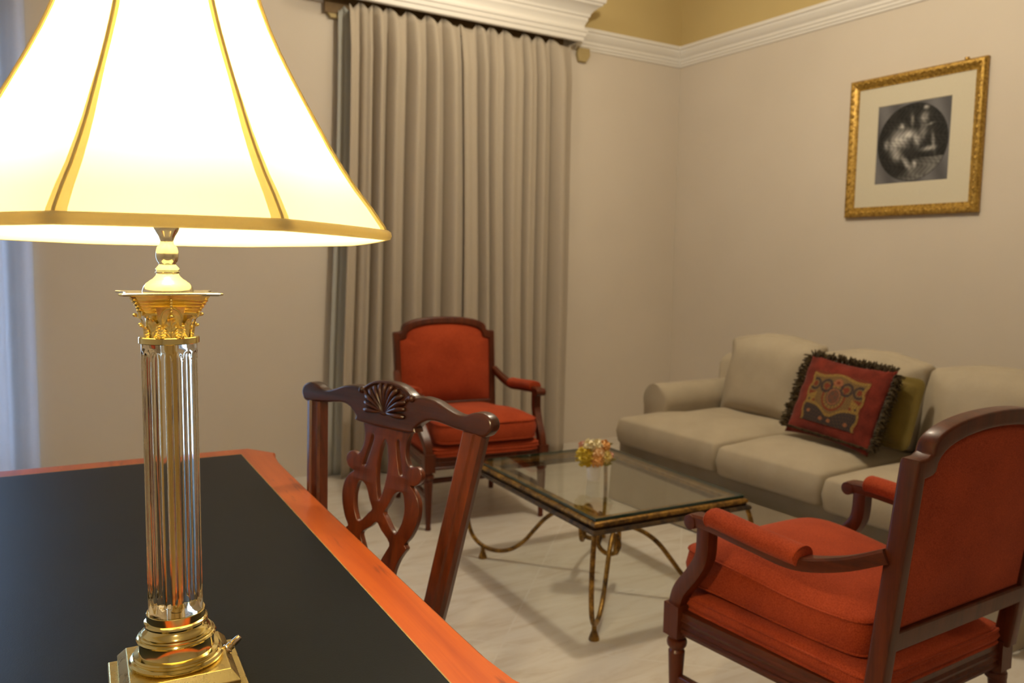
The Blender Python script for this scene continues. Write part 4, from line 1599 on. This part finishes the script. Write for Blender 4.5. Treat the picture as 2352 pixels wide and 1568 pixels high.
inner = [[(0.0072 * math.cos(2 * math.pi * j / seg), 0.0072 * math.sin(2 * math.pi * j / seg), z) for j in range(seg)] for z in (z1, z0)]
mb = MB()
mb.rings(rings + inner + [rings[0]], True, False)
mb.obj('glass_column', 'glass', lamp, angle=50)
MB().lathe([(0.0065, z_(0.8765)), (0.0065, z_(1.2235))], 24).obj('inner_rod', 'brass_satin', lamp, angle=60)
# collar ring
MB().lathe([(0.0, z_(1.2236)), (0.0352, z_(1.2236)), (0.0358, z_(1.2242)), (0.0358, z_(1.2310)), (0.0350, z_(1.2320)), (0.0, z_(1.2320))], 64, caps=False).obj('collar', 'brass', lamp, angle=30)


def concave_sq(h, z, dip, cut, n=7):
    out = []
    for k in range(4):
        a = math.pi / 2 * k
        c, s = math.cos(a), math.sin(a)
        for i in range(n + 1):
            u = -1 + 2 * i / n
            x = u * (h - cut)
            y = -h + dip * (1 - u * u)
            out.append((x * c - y * s, x * s + y * c, z))
    return out


# leaf-carved capital
mb = MB()
mb.lathe([(0.0265, z_(1.232)), (0.0270, z_(1.236)), (0.0262, z_(1.245)), (0.0275, z_(1.255)), (0.0315, z_(1.264)), (0.035, z_(1.270))], 48)
steps = [(0.0335, 1.2600), (0.0345, 1.2625), (0.0330, 1.2630), (0.0365, 1.2660), (0.0350, 1.2665), (0.0388, 1.2700), (0.0372, 1.2705), (0.0410, 1.2740), (0.0395, 1.2745), (0.0430, 1.2780), (0.0415, 1.2785), (0.0452, 1.2840)]
mb.rings([concave_sq(h, z_(z), 0.011, 0.005) for h, z in steps])


def leaf(mb, az, zb, hgt, w, out, curl, r0=0.0272):
    c, s = math.cos(az), math.sin(az)
    n = 22
    ks = [q / 7 for q in range(-7, 8)]
    rows = []
    for i in range(n + 1):
        q = i / n
        rr = r0 + 0.0008 + out * q ** 1.9
        z = zb + hgt * q - curl * max(0, (q - 0.78) / 0.22) ** 2
        rr += 0.0042 * max(0, (q - 0.74) / 0.26)
        lobe = 0.5 + 0.5 * math.cos(q * 2 * math.pi * 4.5)
        ww = w * (0.50 + 0.62 * math.sin(math.pi * min(1, q * 0.86 + 0.12))) * (0.70 + 0.30 * lobe)
        if q > 0.86:
            ww *= 1 - 0.45 * (q - 0.86) / 0.14
        row = []
        for k in ks:
            t_ = k * ww
            rib = 0.0013 * math.exp(-(k / 0.13) ** 2)
            veins = 0.00055 * math.cos((q * 4.5 - abs(k) * 1.1) * 2 * math.pi) * min(1, abs(k) * 3)
            r2 = rr - 0.0018 * abs(k) ** 2.2 + rib + veins
            row.append((r2 * c - t_ * s, r2 * s + t_ * c, z - 0.0016 * abs(k)))
        rows.append(row)
    m = len(ks)
    vs = [p for r in rows for p in r]
    fs = [(i * m + k, i * m + k + 1, (i + 1) * m + k + 1, (i + 1) * m + k) for i in range(n) for k in range(m - 1)]
    mb.add(vs, fs)


for k in range(8):
    leaf(mb, math.pi / 4 * k, z_(1.2325), 0.0280, 0.0068, 0.0058, 0.0030)
for k in range(8):
    leaf(mb, math.pi / 4 * k + 0.39, z_(1.2322), 0.0160, 0.0062, 0.0030, 0.0022, 0.0286)
for k in range(8):
    az = math.pi / 4 * k
    for zz, rr, rb in ((1.2590, 0.0385, 0.0028),):
        blob(mb, (rr * math.cos(az), rr * math.sin(az), z_(zz)), rb, 8, 6, (1.1, 1.1, 0.85))
    blob(mb, (0.0345 * math.cos(az + .39), 0.0345 * math.sin(az + .39), z_(1.2465)), 0.0024, 8, 6, (1.2, 1.2, 0.8))
for k in range(4):
    az = math.pi / 2 * k + math.pi / 2
    c, s = math.cos(az), math.sin(az)
    arcp = []
    for i in range(13):
        a = math.pi * i / 12
        arcp.append((0.012 * math.cos(a), 0.0330 + 0.0015 * math.sin(a), z_(1.2560) + 0.0125 * math.sin(a)))
    mb.tube([(x * s + y * c, -x * c + y * s, z) for x, y, z in arcp], 0.0010, 6)
    for i in range(5):
        blob(mb, ((0.0350 + 0.0010 * i) * c, (0.0350 + 0.0010 * i) * s, z_(1.2645 + 0.0036 * i)), 0.0020, 7, 5)
    # corner volutes
    a2 = az + math.pi / 4
    sp = []
    for i in range(22):
        q = i / 21
        ang2 = -0.6 + q * 7.6
        r = 0.0062 * (1 - 0.72 * q)
        sp.append(((0.0400 + r * math.cos(ang2)) * math.cos(a2), (0.0400 + r * math.cos(ang2)) * math.sin(a2), z_(1.2635) + r * math.sin(ang2)))
    mb.tube(sp, 0.0013, 6)
mb.obj('capital', 'cast', lamp, angle=55)
MB().rings([concave_sq(0.0560, z_(1.2842), 0.010, 0.004), concave_sq(0.0580, z_(1.2850), 0.010, 0.004), concave_sq(0.0582, z_(1.2868), 0.010, 0.004), concave_sq(0.0565, z_(1.2876), 0.010, 0.004)]).obj('abacus', 'brass_overlit', lamp, smooth=False)
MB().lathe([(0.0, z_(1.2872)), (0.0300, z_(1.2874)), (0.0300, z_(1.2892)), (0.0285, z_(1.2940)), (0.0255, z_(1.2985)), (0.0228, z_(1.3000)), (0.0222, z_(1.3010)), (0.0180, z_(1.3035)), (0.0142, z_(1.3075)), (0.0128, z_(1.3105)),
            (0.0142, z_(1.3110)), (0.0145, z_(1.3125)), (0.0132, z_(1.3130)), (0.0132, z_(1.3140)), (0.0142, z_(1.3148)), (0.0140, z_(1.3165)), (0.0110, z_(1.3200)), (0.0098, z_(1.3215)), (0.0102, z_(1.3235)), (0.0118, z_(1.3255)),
            (0.0126, z_(1.3280)), (0.0134, z_(1.3310)), (0.0130, z_(1.3380)), (0.0118, z_(1.3430)), (0.0085, z_(1.3460)), (0.0075, z_(1.3500)), (0.0095, z_(1.3560)), (0.0130, z_(1.3620)), (0.0150, z_(1.3660)), (0.0150, z_(1.3760)), (0.0, z_(1.3760))], 40, caps=False).obj('neck', 'brass_overlit', lamp, angle=40)
MB().lathe([(0.0145, z_(1.376)), (0.0160, z_(1.380)), (0.0160, z_(1.425)), (0.0, z_(1.430))], 24, caps=False).obj('bulb_socket', 'ivory', lamp, angle=40)
MB().lathe([(0.0, z_(1.430)), (0.013, z_(1.432)), (0.014, z_(1.470)), (0.027, z_(1.505)), (0.030, z_(1.525)), (0.027, z_(1.545)), (0.014, z_(1.558)), (0.0, z_(1.561))], 20, caps=False).obj('bulb', 'bulb', lamp, angle=180)
# octagonal bell shade; corner azimuths face the camera at +-22.5 degrees
SH = [(1.355, 0.2690), (1.369, 0.2640), (1.392, 0.2480), (1.415, 0.2300), (1.440, 0.2130), (1.465, 0.1975), (1.495, 0.1810), (1.521, 0.1665), (1.550, 0.1510), (1.578, 0.1370), (1.605, 0.1250), (1.635, 0.1140), (1.670, 0.1040), (1.710, 0.0960), (1.740, 0.0920)]
shade_az0 = math.atan2(-LP[1], -LP[0]) + R_(4.06) + R_(0.6)
corn = [shade_az0 + R_(22.5) + R_(45) * k for k in range(8)]
SX, SY = 0.004, -0.002
NP = 10


def tz(x, y, z):           # the shade hangs a touch askew
    return z_(z) + 0.0219 * (x * math.cos(shade_az0) + y * math.sin(shade_az0))


def shade_ring(z, r):
    out = []
    for k in range(8):
        a, b = corn[k], corn[(k + 1) % 8]
        p, q = Vector((math.cos(a), math.sin(a))), Vector((math.cos(a + R_(45)), math.sin(a + R_(45))))
        for i in range(NP):
            u = i / NP
            v = p * (1 - u) + q * u
            v = v * (1 + 0.022 * 4 * u * (1 - u))      # panels are drawn slightly rounder than flat
            out.append((SX + v.x * r, SY + v.y * r, tz(v.x * r, v.y * r, z)))
    return out


mb = MB()
mb.rings([shade_ring(z, r) for z, r in SH], True, False)
sh = mb.obj('lamp_shade', 'shade_silk', lamp, angle=180)
for k in range(8):
    a = corn[k]
    rad, tan_ = Vector((math.cos(a), math.sin(a))), Vector((-math.sin(a), math.cos(a)))
    rows = []
    for i, (z, r) in enumerate(SH):
        w = 0.0042 + 0.0070 * max(0, 1 - i / 7.0)
        row = []
        for q in (-1, -0.5, 0, 0.5, 1):
            base = rad * (r + 0.0012) - rad * abs(q) * w * 0.40 + tan_ * q * w
            row.append((SX + base.x, SY + base.y, tz(base.x, base.y, z)))
        rows.append(row)
    MB().rings(rows, False, False).obj('seam', 'shade_seam', sh, angle=180)
    MB().tube([(SX + rad.x * (r + 0.0022), SY + rad.y * (r + 0.0022), tz(rad.x * r, rad.y * r, z)) for z, r in SH], 0.0016, 6).obj('seam_piping', 'shade_seam', sh, angle=180)
ringp = shade_ring(1.3590, 0.2685)
mb = MB()
prof_ = [(0.0, -0.0075), (0.0045, -0.006), (0.0065, -0.001), (0.0055, 0.005), (0.0018, 0.0085), (-0.0022, 0.0075), (-0.002, -0.006)]
rr_ = []
for o, dz in prof_ + [prof_[0]]:
    rr_.append([(x + (x - SX) / 0.2685 * o, y + (y - SY) / 0.2685 * o, z + dz * 0.8) for x, y, z in ringp])
mb.rings(rr_, True, False)
mb.obj('shade_trim', 'shade_trim', sh, angle=60)
# spider that carries the shade from the socket
mb = MB()
for k in range(3):
    a = R_(120 * k + 20)
    mb.tube(smooth_path([(0.017 * math.cos(a), 0.017 * math.sin(a), z_(1.425)), (0.05 * math.cos(a), 0.05 * math.sin(a), z_(1.50)), (0.055 * math.cos(a), 0.055 * math.sin(a), z_(1.62)), (0.088 * math.cos(a), 0.088 * math.sin(a), z_(1.715))], 5), 0.0013, 6)
mb.obj('shade_carrier', 'brass', lamp, angle=60)
